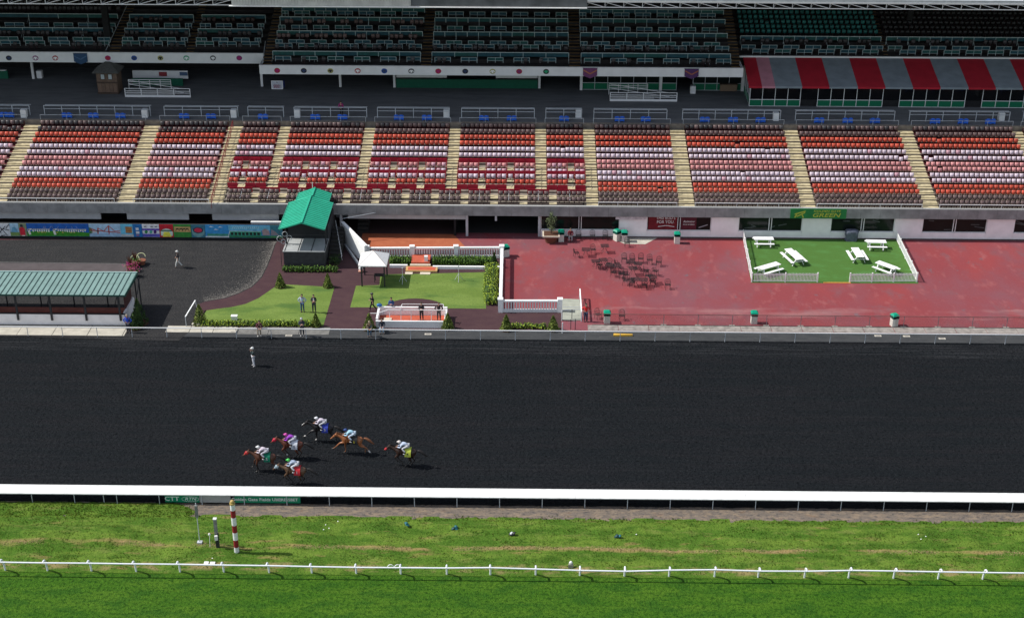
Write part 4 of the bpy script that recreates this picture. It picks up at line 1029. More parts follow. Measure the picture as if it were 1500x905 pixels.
# small ramp platform at the right of the balustrade
r0, r1, r2, r3 = G(822, 439), G(849, 440), G(852, 470), G(823, 470)
t = thing('ramp_platform', 'small pale concrete ramp between the short balustrade and a white side rail', 'ramp', (r3.x, r3.y, 0))
MB().prism([(p.x, p.y) for p in (r0, r1, r2, r3)], 0, .12).build('slab', M('ramp_concrete', (.30, .31, .26), .9, .12, 2), t)
e0, e1 = GY(847.5, 425, 122.9), G(851.5, 471)
MB().bar((e1.x, 123.2, 1.0), (e1.x, e1.y, 1.0), .09, .12).bar((e1.x, 123.2, .55), (e1.x, e1.y, .55), .05, .08).build('side_rail', white, t)
for Y in (123.2, 121, e1.y): MB().box(e1.x-.05, e1.x+.05, Y-.05, Y+.05, .02, 1.0).build('post', white, t)
MB().tube((r3.x+.1, r3.y+.3, .95), (e1.x, e1.y+.6, .95), .035).tube((r3.x+.1, r3.y+.9, .95), (e1.x, r3.y+.9, .95), .025).build('gate_rail', railgrey, t)
for X, Yp in ((r3.x, r3.y), (r3.x, 116.2), (r3.x+.75, 116.9), (r3.x+1.15, 116.9), (r3.x+.9, r3.y+.2)): MB().tube((X, Yp, 0), (X, Yp, 1.05), .055 if X == r3.x else .03).build('post', greywhite if X == r3.x else darkmetal, t)

# ================================================================== FOLIAGE
def leafmat(name, a, b): return M(name, a, .75, .3, 2.5, c2=b, isl=.4, spec=.25)
L_bright = leafmat('bright_leaf', (.22, .34, .03), (.38, .46, .06)); L_mid = leafmat('mid_leaf', (.07, .15, .02), (.14, .25, .035))
L_dark = leafmat('dark_leaf', (.018, .05, .014), (.05, .095, .02)); L_con = leafmat('conifer_leaf', (.10, .15, .025), (.19, .23, .045)); L_olive = leafmat('olive_leaf', (.10, .14, .06), (.2, .24, .12))
twig = M('twig_brown', (.07, .045, .03), .9)
def leaf(mb, p, s):
    a = random.random()*2*PI; t = random.uniform(-.9, .9); n = Vector((math.cos(a)*math.cos(t), math.sin(a)*math.cos(t), .25+math.sin(t))).normalized()
    u = n.orthogonal().normalized(); v = n.cross(u); k = random.random()*PI; u2 = u*math.cos(k)+v*math.sin(k); v2 = n.cross(u2); p = Vector(p)
    mb.add([p-u2*s, p+v2*s*.6, p+u2*s, p-v2*s*.6], [(0, 1, 2, 3)])
def clump(mb, c, r, n, s, shell=.55):
    for _ in range(n):
        d = Vector((random.gauss(0, 1), random.gauss(0, 1), random.gauss(0, 1))).normalized()*(random.uniform(shell, 1.08))
        leaf(mb, (c[0]+d.x*r[0], c[1]+d.y*r[1], c[2]+d.z*r[2]), s*random.uniform(.7, 1.3))
def bush_core(mb, c, r): mb.ell(c, [q*.72 for q in r], 8, 5)
def cone_shrub(px, py, h, r, words, mat=None, z=.04, cat='shrub'):
    p = G(px, py, z); t = thing('conical_shrub', words, cat, (p.x, p.y, z))
    mb = MB(); mat = mat or L_con
    for i in range(900):
        k = random.random()**1.4; rr = r*(1-k)**.85*(1+.14*math.sin(k*19+i % 3))+.02; a = random.random()*2*PI; rr *= random.uniform(.72, 1.08)
        leaf(mb, (rr*math.cos(a), rr*math.sin(a), .1+k*(h-.1)), .075*random.uniform(.7, 1.3))
    mb.local('foliage', mat, t, kind='stuff')
    MB().tube((0, 0, 0), (0, 0, h*.8), r*.55, .02, n=8).local('stem', L_dark, t)
    MB().prism([(r*1.15*math.cos(a), r*1.0*math.sin(a)) for a in [2*PI*i/10 for i in range(10)]], -.02, .03).local('soil', M('brown_soil', (.08, .035, .02), .95), t)
cone_shrub(411, 420.5, 1.45, .42, 'small cone shrub at the left end of the dark tower hedge')
cone_shrub(480.5, 420.5, 1.4, .40, 'small cone shrub at the upper right corner of the left lawn')
cone_shrub(463, 477.5, 1.25, .40, 'small cone shrub at the lower right corner of the left lawn')
cone_shrub(541, 482, 1.55, .50, 'cone shrub at the left end of the brick winners stand')
cone_shrub(656, 481, 1.5, .50, 'cone shrub at the right end of the brick winners stand')
cone_shrub(741.5, 483, 1.5, .48, 'cone shrub left of the low hedge under the short balustrade')
cone_shrub(810, 483, 1.4, .48, 'cone shrub right of the low hedge, beside the ramp')
cone_shrub(724, 391, 1.5, .36, 'dark narrow cone shrub at the right end of the balustrade hedge', L_dark)
cone_shrub(293.5, 474, 1.9, .62, 'big cone shrub at the left tip of the left lawn')
cone_shrub(204, 473, 2.4, .75, 'tall dark shrub in the shade at the end of the paddock shelter', L_dark)
cone_shrub(198, 480, 1.5, .6, 'lower dark shrub beside the person in blue', L_dark)
def hedge(p0, p1, w, h, words, mat, lumps, z=.03, nleaf=70, ls=.075, kind='hedge'):
    A, B = Vector((p0[0], p0[1], z)), Vector((p1[0], p1[1], z)); t = thing('hedge', words, 'hedge', tuple(A))
    core = MB(); mb = MB(); L = (B-A).length; u = (B-A)/L
    for i in range(lumps):
        for side in ((0,) if w < .9 else (-.25, .25)):
            c = A+u*(L*(i+.5)/lumps)+Vector((-u.y, u.x, 0))*(side*w+random.uniform(-.05, .05)); r = (L/lumps*.62*max(abs(u.x), .6), (w*.5 if w < .9 else w*.33)*random.uniform(.85, 1.15) if abs(u.x) > .5 else w*.5, h*.55*random.uniform(.85, 1.15))
            if abs(u.y) > .5: r = (w*.5*random.uniform(.85, 1.1), L/lumps*.65, r[2])
            cc = (c.x-A.x, c.y-A.y, h*.48); bush_core(core, cc, r); clump(mb, cc, r, nleaf, ls)
    mb.local('foliage', mat, t, kind='stuff'); core.local('branches', L_dark, t, kind='stuff')
h0, h1 = G(297, 477.5), G(459, 478)
hedge(h0, h1, .55, .6, 'low yellow-green box hedge along the front of the left lawn', L_bright, 28)
hedge(G(414, 398), G(495, 398), .7, .6, 'low dark green hedge in front of the grey tower', L_mid, 18)
a, b = G(571, 386), G(602.5, 386.5); hedge(a, b, 1.1, .75, 'short hedge behind the white gazebo', L_mid, 9, nleaf=90)
a, b = G(634, 386.5), G(724, 387); hedge(a, b, 1.15, .75, 'long hedge in front of the balustrade, right of the red steps', L_mid, 24, nleaf=90)
a, b = G(719.5, 395), G(719, 448); hedge(a, b, .95, .85, 'bright hedge running towards the track along the right side of the lawn', L_bright, 13, nleaf=150)
hedge(G(749, 481), G(800, 481), .6, .5, 'low hedge between two cone shrubs below the short balustrade', L_bright, 9)
# planted strip kerb and steps to the winners lawn
t = thing('white_kerb', 'low white kerb between the lawn and the balustrade hedge', 'kerb', (G(571, 393).x, 129.9, 0))
ka, kb, kc_, kd = G(571, 392), G(597, 392.3), G(634, 394), G(732, 394)
MB().box(ka.x, kb.x, ka.y-.12, ka.y+.12, .03, .32).build('kerb_block', white, t); MB().box(kc_.x, kd.x, kc_.y-.12, kc_.y+.12, .03, .32).build('kerb_block', white, t)
s0, s1 = G(601, 391), G(631, 391)
t = thing('red_steps', 'red painted steps with cream edges cut through the balustrade hedge', 'steps', (s0.x, s0.y, 0))
redm = M('orange_red_paint', (.42, .085, .045), .7, .12, 2)
MB().box(s0.x+.1, s1.x-.1, s0.y, 131.9, .03, .5).build('landing', redm, t)
MB().box(s0.x, s1.x, s0.y-.3, s0.y-.01, .03, .34).build('upper_step', M('cream_paint', (.55, .48, .38), .8), t)
u0, u1 = G(593.5, 403), G(640, 403)
MB().box(u0.x, u1.x, s0.y-1.35, s0.y-.31, .03, .22).build('lower_step', M('ochre_edge', (.5, .3, .12), .8), t)
MB().box(u0.x+.2, u1.x-.2, s0.y-1.2, s0.y-.45, .221, .235).build('step_top', redm, t)
for a, b in ((593, 604), (615, 630)): MB().box(G(a, 404).x, G(b, 404).x, s0.y-1.85, s0.y-1.38, .03, .1).build('stone_slab', M('cream_paint', (.55, .48, .38)), t)
MB().box(G(622, 388).x, G(627, 388).x, s0.y+.2, s0.y+.55, .5, 1.0).build('white_box', offwhite, t)
for px, py, z, w in ((590, 414, 0, 'pale tripod stand in the shade of the gazebo'), (672, 411, 0, 'pale tripod stand on the winners lawn')):
    p = G(px, py, .04); t = thing('tripod', w, 'tripod', (p.x, p.y, .04))
    for k in range(3):
        a = 2*PI*k/3+.5; MB().tube((.42*math.cos(a), .42*math.sin(a), 0), (0, 0, .75), .025, n=5).local('leg', greywhite, t)
    MB().tube((0, 0, .7), (0, 0, 1.5), .02, n=5).ell((0, 0, 1.5), (.06, .06, .08)).local('mast', greywhite, t)

# planter with a bushy tree by the wall
p = G(807, 354, .03)
t = thing('planter', 'big terracotta tub with a pale rim by the white wall', 'planter', (p.x, p.y, .03))
mb = MB(); mb.tube((0, 0, 0), (0, 0, .75), .55, .78, n=20); mb.local('tub', M('terracotta', (.13, .05, .03), .8), t)
MB().prism([(-.85, -.75), (.85, -.75), (.85, .75), (-.85, .75)], .76, .88).local('rim', M('cream_paint', (.5, .4, .3)), t)
MB().prism([(-.72, -.62), (.72, -.62), (.72, .62), (-.72, .62)], .881, .89).local('soil', M('brown_soil', (.06, .035, .02)), t)
t = thing('potted_tree', 'loose olive-green bush growing in the big terracotta tub', 'tree', (p.x, p.y, .92))
MB().tube((0, 0, 0), (.03, 0, .9), .06, .03).tube((0, 0, .5), (.25, .1, 1.2), .03, .015).tube((0, 0, .5), (-.25, .1, 1.2), .03, .015).local('trunk', twig, t)
mb = MB()
for c, r in (((0, 0, 1.0), (.5, .4, .55)), ((-.25, 0, 1.45), (.3, .3, .35)), ((.25, 0, 1.5), (.32, .3, .4)), ((0, .1, 1.9), (.25, .25, .4)), ((.1, 0, .5), (.35, .3, .3))): clump(mb, c, r, 220, .05, .2)
mb.local('crown', L_olive, t, kind='stuff')

# ================================================================== MURAL WALL
mz0, mz1 = .22, 1.72; MY = 136.0
mw = thing('mural_wall', 'long low wall painted with bright mural panels behind the dark paddock', 'wall', (-40, MY, 0))
MB().box(-75, -24.6, MY, MY+.25, 0, mz1).build('wall_core', blackish, mw)
MB().box(-75, -24.6, MY-.05, MY-.002, 0, mz0+.12).build('dark_plinth', blackish, mw)
_pc = {}
def pc(r, g, b):
    k = (r, g, b)
    if k not in _pc: _pc[k] = M('mural_paint_%d' % len(_pc), tuple(min(1, q*1.35) for q in k), .7, .18, 3)
    return _pc[k]
def mpanel(px0, px1, c, label=None):
    xa, xb = GY(px0, 337, MY).x, GY(px1, 337, MY).x
    o = MB().box(xa+.01, xb-.01, MY-.03, MY-.002, mz0+.12, mz1-.02).build('mural_panel', pc(*c), mw)
    if label: o['label'] = label
    def U(u): return xa+(xb-xa)*u
    def V(v): return mz0+.14+(mz1-.04-mz0-.14)*v
    return o, U, V
MYF = MY-.034
def mrect(o, U, V, u0, u1, v0, v1, c, n='painted_shape', d=0): MB().box(U(u0), U(u1), MYF-.004-d, MYF-d, V(v0), V(v1)).build(n, pc(*c), o)
def mpoly(o, U, V, pts, c, n='painted_shape', d=0):
    vs = [(U(u), MYF-.004-d, V(v)) for u, v in pts]+[(U(u), MYF-d, V(v)) for u, v in pts]; k = len(pts)
    ob = MB().add(vs, [tuple(range(k)), tuple(reversed(range(k, 2*k)))]+[(i, (i+1) % k, k+(i+1) % k, k+i) for i in range(k)]).build(n, pc(*c), o); recalc(ob.data)
def mbar(o, U, V, a, b, w, c, n='painted_line', d=0.005): MB().bar((U(a[0]), MYF-.003-d, V(a[1])), (U(b[0]), MYF-.003-d, V(b[1])), .006, w).build(n, pc(*c), o)
random.seed(11)
mpanel(-70, -40, (.1, .2, .3)); mpanel(-40, -2, (.05, .18, .1))
o, U, V = mpanel(-2, 15, (.45, .47, .48), 'white panel with black scribbles')
for k in range(7): mbar(o, U, V, (random.random(), random.random()), (random.random(), random.random()), .07, (.03, .03, .04))
o, U, V = mpanel(15, 28, (.25, .4, .5), 'pale blue landscape panel'); mrect(o, U, V, 0, 1, 0, .3, (.12, .2, .06)); mpoly(o, U, V, [(.1, .3), (.3, .7), (.6, .75), (.9, .3)], (.1, .25, .35), d=.004)
o, U, V = mpanel(28, 39.5, (.16, .2, .12), 'panel with a figure in red'); mpoly(o, U, V, [(.1, .05), (.05, .65), (.5, .75), (.75, .6), (.75, .05)], (.42, .015, .03)); mrect(o, U, V, .2, .55, .74, .95, (.02, .02, .03), d=.004); mrect(o, U, V, .25, .7, 0, .06, (.5, .45, .4), d=.006)
o, U, V = mpanel(39.5, 130.5, (.008, .075, .30), 'long blue and green panel with white letter shapes')
mpoly(o, U, V, [(0, 0), (0, .36), (.3, .44), (.7, .42), (1, .3), (1, 0)], (.03, .18, .015))
x = .015; first = True
while x < .96:
    if first: mbar(o, U, V, (x+.012, .55), (x+.03, .12), .22, (.55, .55, .5)); mbar(o, U, V, (x+.005, .52), (x+.065, .58), .14, (.55, .55, .5)); x += .075; first = False; continue
    if .36 < x < .41: x = .42; first = True; continue
    h = random.uniform(.3, .42); mbar(o, U, V, (x+.006, .58), (x+.012, h), .12, (.55, .55, .48)); mbar(o, U, V, (x, .57), (x+.028, .56), .09, (.55, .55, .5)); x += .036
for k in range(9): u = random.uniform(.08, .95); mbar(o, U, V, (u, .62), (u+random.uniform(-.02, .03), .82), .05, (.16, .2, .38))
for k in range(8): u = random.uniform(.12, .9); mbar(o, U, V, (u, .33), (u+.03, .30), .08, (.45, .36, .08))
o, U, V = mpanel(130.5, 177, (.27, .40, .52), 'panel with a red suspension bridge over pale blue water')
mrect(o, U, V, 0, 1, 0, .26, (.22, .34, .47)); rd = (.34, .05, .035)
mbar(o, U, V, (.03, .52), (.98, .33), .09, rd); mbar(o, U, V, (.62, .2), (.63, .9), .10, rd); mbar(o, U, V, (.27, .22), (.29, .72), .12, rd)
for a, b in (((.05, .68), (.28, .42)), ((.29, .7), (.46, .44)), ((.46, .44), (.62, .88)), ((.64, .88), (.8, .46)), ((.8, .46), (.97, .48))): mbar(o, U, V, a, b, .06, rd)
mpoly(o, U, V, [(0, .2), (0, .75), (.08, .7), (.12, .3)], (.04, .12, .06)); mbar(o, U, V, (.08, .34), (.3, .4), .08, (.5, .42, .36))
o, U, V = mpanel(177, 195, (.10, .36, .50), 'light blue panel with a brown pagoda shape'); mrect(o, U, V, .4, .9, .3, .82, (.2, .09, .04)); mrect(o, U, V, 0, 1, 0, .2, (.35, .38, .4))
for v in (.42, .6, .75): mbar(o, U, V, (.36, v), (.95, v), .07, (.42, .2, .06))
o, U, V = mpanel(195, 208.5, (.012, .11, .30), 'deep blue panel with small white house shapes'); mrect(o, U, V, .3, .62, .55, .75, (.5, .5, .52)); mrect(o, U, V, .28, .66, .25, .45, (.5, .5, .52)); mrect(o, U, V, .3, .6, .08, .16, (.3, .1, .14))
o, U, V = mpanel(208.5, 233.5, (.52, .52, .54), 'white panel with purple bands and dark horse shapes')
mrect(o, U, V, 0, 1, .52, .68, (.09, .05, .28)); mrect(o, U, V, 0, 1, 0, .25, (.08, .07, .32))
for u in (.12, .5, .75): mbar(o, U, V, (u, .84), (u+.14, .86), .08, (.04, .04, .05))
for u, c in ((.22, (.02, .16, .05)), (.5, (.06, .25, .2)), (.74, (.05, .01, .12))): mpoly(o, U, V, [(u-.1, .4), (u-.04, .54), (u+.06, .54), (u+.1, .4), (u+.04, .28), (u-.06, .28)], c, d=.004)
o, U, V = mpanel(233.5, 254, (.36, .01, .02), 'red panel with a yellow and white dome'); mpoly(o, U, V, [(.08, .1), (.08, .45), (.25, .62), (.5, .7), (.78, .62), (.95, .4), (.92, .1)], (.40, .48, .42)); mpoly(o, U, V, [(.2, .02), (.3, .42), (.7, .42), (.82, .02)], (.55, .52, .06), d=.004); mbar(o, U, V, (.1, .52), (.9, .52), .14, (.06, .12, .08), d=.008)
o, U, V = mpanel(254, 280, (.03, .17, .03), 'green panel with galloping black horses on tan'); mrect(o, U, V, .05, .97, .42, .85, (.40, .25, .10))
for u in (.15, .35, .52, .7): mbar(o, U, V, (u, .66), (u+.16, .7), .12, (.02, .015, .01)); mbar(o, U, V, (u+.02, .6), (u-.03, .5), .04, (.02, .015, .01)); mbar(o, U, V, (u+.14, .64), (u+.18, .52), .04, (.02, .015, .01))
o, U, V = mpanel(280, 300.5, (.03, .12, .17), 'dark teal panel with a red oval'); mpoly(o, U, V, [(.5+.46*math.cos(a), .42+.42*math.sin(a)) for a in [2*PI*i/14 for i in range(14)]], (.12, .24, .25)); mpoly(o, U, V, [(.5+.38*math.cos(a), .58+.26*math.sin(a)) for a in [2*PI*i/14 for i in range(14)]], (.02, .03, .05), d=.004); mpoly(o, U, V, [(.5+.28*math.cos(a), .58+.18*math.sin(a)) for a in [2*PI*i/14 for i in range(14)]], (.42, .02, .05), d=.008)
o, U, V = mpanel(300.5, 396, (.03, .20, .42), 'blue sky panel with clouds, a green fence and starting stalls')
mrect(o, U, V, .36, 1, .6, .98, (.12, .36, .48)); mrect(o, U, V, 0, .36, 0, .1, (.5, .52, .5)); mrect(o, U, V, .03, .35, .12, .3, (.04, .2, .14)); mrect(o, U, V, .36, 1, 0, .16, (.02, .14, .06)); mrect(o, U, V, .37, .86, .17, .52, (.03, .25, .16))
for k in range(8): mrect(o, U, V, .39+.058*k, .43+.058*k, .2, .42, (.01, .015, .012), d=.004)
mbar(o, U, V, (.37, .53), (.86, .52), .07, (.35, .48, .45)); mbar(o, U, V, (.35, .1), (.38, .52), .07, (.5, .55, .52))
for u, v in ((.06, .84), (.2, .82), (.13, .62)): mpoly(o, U, V, [(u, v), (u+.03, v+.08), (u+.06, v+.03), (u+.08, v)], (.5, .54, .58), d=.004)
for k in range(14): u = .42+.03*k; mbar(o, U, V, (u, .72), (u+.02, .92), .04, (.4, .5, .55), d=.006)
mpoly(o, U, V, [(.88, .2), (.87, .6), (.92, .75), (.98, .6), (.99, .2)], (.3, .22, .22), d=.006)
o, U, V = mpanel(396, 414, (.04, .17, .22)); mpoly(o, U, V, [(0, .2), (.1, .7), (.4, .5), (.7, .2)], (.22, .20, .22)); mrect(o, U, V, 0, 1, 0, .15, (.05, .2, .06))

# ================================================================== PADDOCK SHELTER
FY = 117.05; XR_ = -35.05
sh = thing('paddock_shelter', 'open shelter with a pale green ribbed metal roof beside the paddock', 'shelter', (XR_, FY, 0))
MB().box(-62, XR_-.35, FY, FY+.2, .02, 1.06).box(XR_-.55, XR_-.35, FY+.2, FY+3.6, .02, 1.06).build('front_wall', wallm, sh)
MB().box(-62, XR_-.33, FY-.02, FY+.22, 1.06, 1.11).build('wall_cap', darkmetal, sh)
MB().box(-62, XR_-.56, FY+1.5, FY+2.3, .05, .62).build('bench', M('brick_red_bench', (.34, .10, .07), .8, .15, 2), sh)
MB().box(XR_-.6, XR_-.5, FY+1.2, FY+3.4, 1.06, 2.3).build('end_screen', M('dark_red_screen', (.08, .03, .028), .8), sh)
roofm = M('pale_green_metal_roof', (.17, .265, .245), .45, .1, 1.5)
rz0, rz1 = 3.04, 3.16
MB().add([(-62, FY-.15, rz0), (XR_, FY-.15, rz0), (XR_, FY+4.25, rz1), (-62, FY+4.25, rz1), (-62, FY-.15, rz0-.08), (XR_, FY-.15, rz0-.08), (XR_, FY+4.25, rz1-.08), (-62, FY+4.25, rz1-.08)],
         [(0, 1, 2, 3), (7, 6, 5, 4), (0, 4, 5, 1), (1, 5, 6, 2), (2, 6, 7, 3), (3, 7, 4, 0)]).build('roof_sheet', roofm, sh)
x = XR_-.05; mb = MB()
while x > -62: mb.bar((x, FY-.15, rz0+.02), (x, FY+4.25, rz1+.02), .05, .07); x -= .50
mb.build('roof_rib', M('roof_rib_dark', (.06, .11, .10), .5), sh, kind='stuff')
MB().box(-62, XR_, FY-.2, FY-.155, rz0-.12, rz0+.03).box(XR_, XR_+.04, FY-.2, FY+4.3, rz0-.12, rz1+.05).build('roof_trim', M('dark_green_trim', (.015, .06, .05), .5), sh)
MB().box(-62, XR_, FY+4.26, FY+4.4, rz1-.1, rz1+.08).build('ridge_cap', M('pale_ridge', (.3, .42, .40), .5), sh)
for px in (177, 127, 76.5, 27, -24, -75):
    X = GY(px, 468, FY-.06).x
    MB().box(X-.09, X+.09, FY-.12, FY-.025, .5, 2.95).build('post', darkmetal, sh)
    MB().box(X+.9, X+1.0, FY+3.5, FY+3.6, .03, 3.0).bar((X+1.0, FY+2.5, 1.9), (X+1.0, FY+3.55, 2.9), .06).build('rear_post', darkmetal, sh)
MB().box(XR_-.3, XR_-.2, FY+4.0, FY+4.1, .03, 3.05).build('rear_post', darkmetal, sh)
for px in (126, 24): MB().bar((GY(px, 440, FY).x+1.4, FY+3.3, .1), (GY(px, 440, FY).x+2.0, FY+3.6, 2.2), .06).build('brace', darkmetal, sh)
MB().box(-62, -52, FY+4.9, FY+9, .031, .036).build('asphalt_patch', mwalk, sh)
pth = struct('shelter_path', MB().prism([(p.x, p.y) for p in (G(-60, 385), G(188, 387.3), G(197, 403), G(-60, 402))], -.05, .036), M('paddock_path', (.075, .062, .064), .9, .15, 1))
tag(MB().bar((G(-40, 385.2).x, G(60, 385.2).y, .05), (G(188, 387.3).x, G(188, 387.3).y, .05), .05, .04).build('path_edge', M('pale_edge', (.2, .19, .18))), kind='structure')
# flower tubs
def flower_tub(px, py, words, k):
    p = G(px, py, .035); t = thing('flower_tub', words, 'planter', (p.x, p.y, .035))
    MB().tube((0, 0, 0), (0, 0, .45), .28, .42, n=14).local('tub', M('terracotta_pot', (.22, .08, .045), .8), t)
    if k != 3:
        mb = MB(); clump(mb, (0, 0, .65), (.55, .5, .3), 260, .06, .2); mb.local('leaves', L_mid if k else leafmat('reddish_leaf', (.14, .07, .03), (.22, .16, .05)), t, kind='stuff')
    if k in (0, 1):
        mb = MB()
        for _ in range(150): leaf(mb, (random.gauss(0, .3), random.gauss(-.08, .25), random.uniform(.7, 1.0)), .055)
        mb.local('flowers', M('magenta_flower', (.48, .03, .20), .7, .2, 5, isl=.3), t, kind='stuff')
    if k in (0, 2):
        mb = MB()
        for _ in range(60):
            a = random.random()*2*PI; q = random.uniform(.1, .35); mb.add([(.03, 0, .7), (-.03, 0, .7), (q*math.cos(a), q*math.sin(a), 1.35+random.uniform(-.2, .35))], [(0, 1, 2)])
        mb.local('spiky_leaves', M('bronze_leaf', (.14, .055, .03), .7, isl=.3), t, kind='stuff')
    if k in (2, 3):
        mb = MB(); mb.path([(.42*math.cos(a), .2*math.sin(a), .8+.3*math.sin(a)) for a in [2*PI*i/12 for i in range(10)]], .04); mb.local('hoop', M('lime_white', (.5, .52, .3)), t)
flower_tub(192, 397, 'tub of magenta flowers at the corner of the pale green roof', 0)
flower_tub(199, 390, 'tub with a bronze spiky plant behind the magenta flowers', 2)
flower_tub(208, 387, 'tub with a pale hoop and lime leaves, rightmost of the flower tubs', 3)
flower_tub(196, 405, 'tub of flowers partly hidden behind the shelter roof corner', 1)
# slanted white gate arm beside the lawn
t = thing('gate_arm', 'short slanted white rail on a leg at the paddock exit', 'gate', tuple(G(277, 478, .03)))
A, B = G(271.5, 464, 1.0), G(286, 440, 1.0); MB().bar(A, B, .09, .08).build('arm', white, t)
MB().tube(A, (A.x, A.y, .0), .03).tube((B.x, B.y, B.z), (B.x+.3, B.y-.6, 0), .02).build('leg', railgrey, t)
small('garden_box', 343.5, 468, 'small white box standing on the left lawn near the hedge', 'box', lambda t: (MB().prism([(-.25, -.16), (.25, -.16), (.25, .16), (-.25, .16)], 0, .3).local('box_body', white, t), MB().obox((0, 0, .36), (.56, .38, .1)).local('box_lid', white, t)), .04)
for px, py in ((284, 476), (291, 477)): small('pale_rock', px, py, 'pale rounded rock at the left tip of the lawn hedge' if px < 288 else 'second pale rock, just right of the first by the hedge tip', 'rock', lambda t: MB().ell((0, 0, .1), (.2, .15, .14), 8, 5).local('rock_body', conc, t), .03)

# ================================================================== TOWER WITH GREEN ROOF
tw = thing('judges_tower', 'dark grey clad platform tower under a bright green gabled metal roof', 'tower', (-21.2, 129.5, 0))
clad = M('dark_cladding', (.042, .043, .045), .8, .2, 2)
bx0, bx1 = -23.1, -19.15
for i in range(9): MB().box(bx0, bx1, 129.5-.012*(i % 2), 129.6, .03+i*.19, .03+i*.19+.178).build('cladding_board', clad, tw)
MB().box(bx0+.01, bx1-.01, 129.601, 132.6, .0, 1.72).build('base_walls', clad, tw)
MB().box(bx0-.06, bx1+.06, 129.42, 132.62, 1.72, 1.80).build('platform_deck', M('platform_deck_grey', (.33, .34, .34), .8, .1, 1), tw)
for i in range(4): MB().box(bx0+.1+i*1.27, bx0+.16+i*1.27, 129.5, 132.6, 1.801, 1.83).build('deck_joint', darkmetal, tw)
MB().box(bx0+.05, bx1-.05, 132.65, 139.0, .0, 3.1).build('rear_walls', M('tower_dark_wall', (.018, .02, .022), .8), tw)
MB().box(bx1-.04, bx1+.02, 132.7, 138.9, 0, 3.12).build('side_wall', clad, tw)
for X in (bx0+.05, bx1-.05): MB().box(X-.07, X+.07, 131.2, 131.34, 1.8, 4.0).build('column', darkmetal, tw)
MB().box(bx0+.1, bx1-.1, 131.15, 131.2, 2.75, 2.82).build('tie_beam', darkmetal, tw)
gm = M('emerald_metal_roof', (.03, .36, .23), .4, .08, 1.5); gm2 = M('emerald_rib', (.015, .2, .13), .45)
def gable(x0, x1, y0, y1, ze, zr):
    xm = (x0+x1)/2
    for (xa, xb, nx) in ((x0, xm, -1), (xm, x1, 1)):
        za, zb = (ze, zr) if nx < 0 else (zr, ze)
        vs = [(xa, y0, za), (xb, y0, zb), (xb, y1, zb), (xa, y1, za)]; vs += [(a, b, c-.1) for a, b, c in vs]
        o = MB().add(vs, [(0, 1, 2, 3), (7, 6, 5, 4), (0, 4, 5, 1), (1, 5, 6, 2), (2, 6, 7, 3), (3, 7, 4, 0)]).build('roof_slope', gm, tw); recalc(o.data)
        mb = MB(); y = y0+.1
        while y < y1: mb.bar((xa, y, za+.015), (xb, y, zb+.015), .035, .04); y += .42
        mb.build('roof_seam', gm2, tw, kind='stuff')
    MB().bar((xm, y0, zr+.03), (xm, y1, zr+.03), .2, .06).build('ridge_cap', gm, tw)
    for X, n in ((x0, 0), (x1, 0)): MB().bar((X, y0, ze-.02), (X, y1, ze-.02), .08, .12).build('eave_trim', M('roof_trim_green', (.02, .22, .15)), tw)
Yt = 129.7; tl, tr_, tm = GY(408, 336, Yt), GY(475.5, 336.3, Yt), GY(439.8, 326.3, Yt); ze_, zr_ = tl.z, tm.z
yw, yn = G(487, 297, ze_).y, G(459.7, 275, zr_).y; nx0, nx1 = G(434.5, 292, ze_).x, G(483.5, 292, ze_).x
gable(tl.x, tr_.x, Yt, yw, ze_, zr_)
gable(nx0, nx1, yw+.02, yn, ze_+(zr_-ze_)*.15, zr_)
for X in (tl.x+.15, tr_.x-.15): MB().box(X-.05, X+.05, 132.6, 132.7, 1.8, ze_).build('column', darkmetal, tw)
MB().box(tl.x+.5, tr_.x-.45, 132.65, yw-.3, 3.1, ze_-.02).build('upper_walls', M('tower_dark_wall', (.018, .02, .022), .8), tw)
MB().tube((tm.x, yn-.1, zr_), (tm.x, yn-.1, zr_+.6), .03).build('finial', offwhite, tw)
mb = MB()
for (u, v, r) in ((-23.6, 2.4, .3), (-23.1, 2.9, .25), (-23.3, 2.1, .22), (-22.7, 2.5, .25)):
    mb.path([(u+r*math.cos(a), 131.05, v+r*math.sin(a)) for a in [2*PI*k/10 for k in range(11)]], .03, 4)
mb.build('wire_ornament', greywhite, tw)
for k in range(5): MB().bar((bx0-.5+.12*k, 131.0-.3*k, 3.2), (bx0-.35, 129.9, 0.05), .03).build('brace', darkmetal, tw) if k in (0, 4) else None
MB().tube((bx1+.3, 136.2, 2.2), (bx1+1.55, 130.4, .9), .02).tube((bx1+.3, 136.2, 1.8), (bx1+1.55, 130.4, .5), .016).build('stair_handrail', offwhite, tw)
sb = MB()
for i in range(9): sb.box(bx1+.1, bx1+1.3, 130.6+i*.55, 131.15+i*.55, .03, .2+i*.2)
sb.build('side_stairs', M('dark_stair', (.03, .028, .026)), tw)
mb = MB(); clump(mb, (-18.3, 130.4, .5), (.6, 1.0, .5), 260, .08, .2); tag(mb.build('ivy', L_dark), 'dark ivy growing beside the stair of the green-roofed tower', 'plant', kind='stuff')
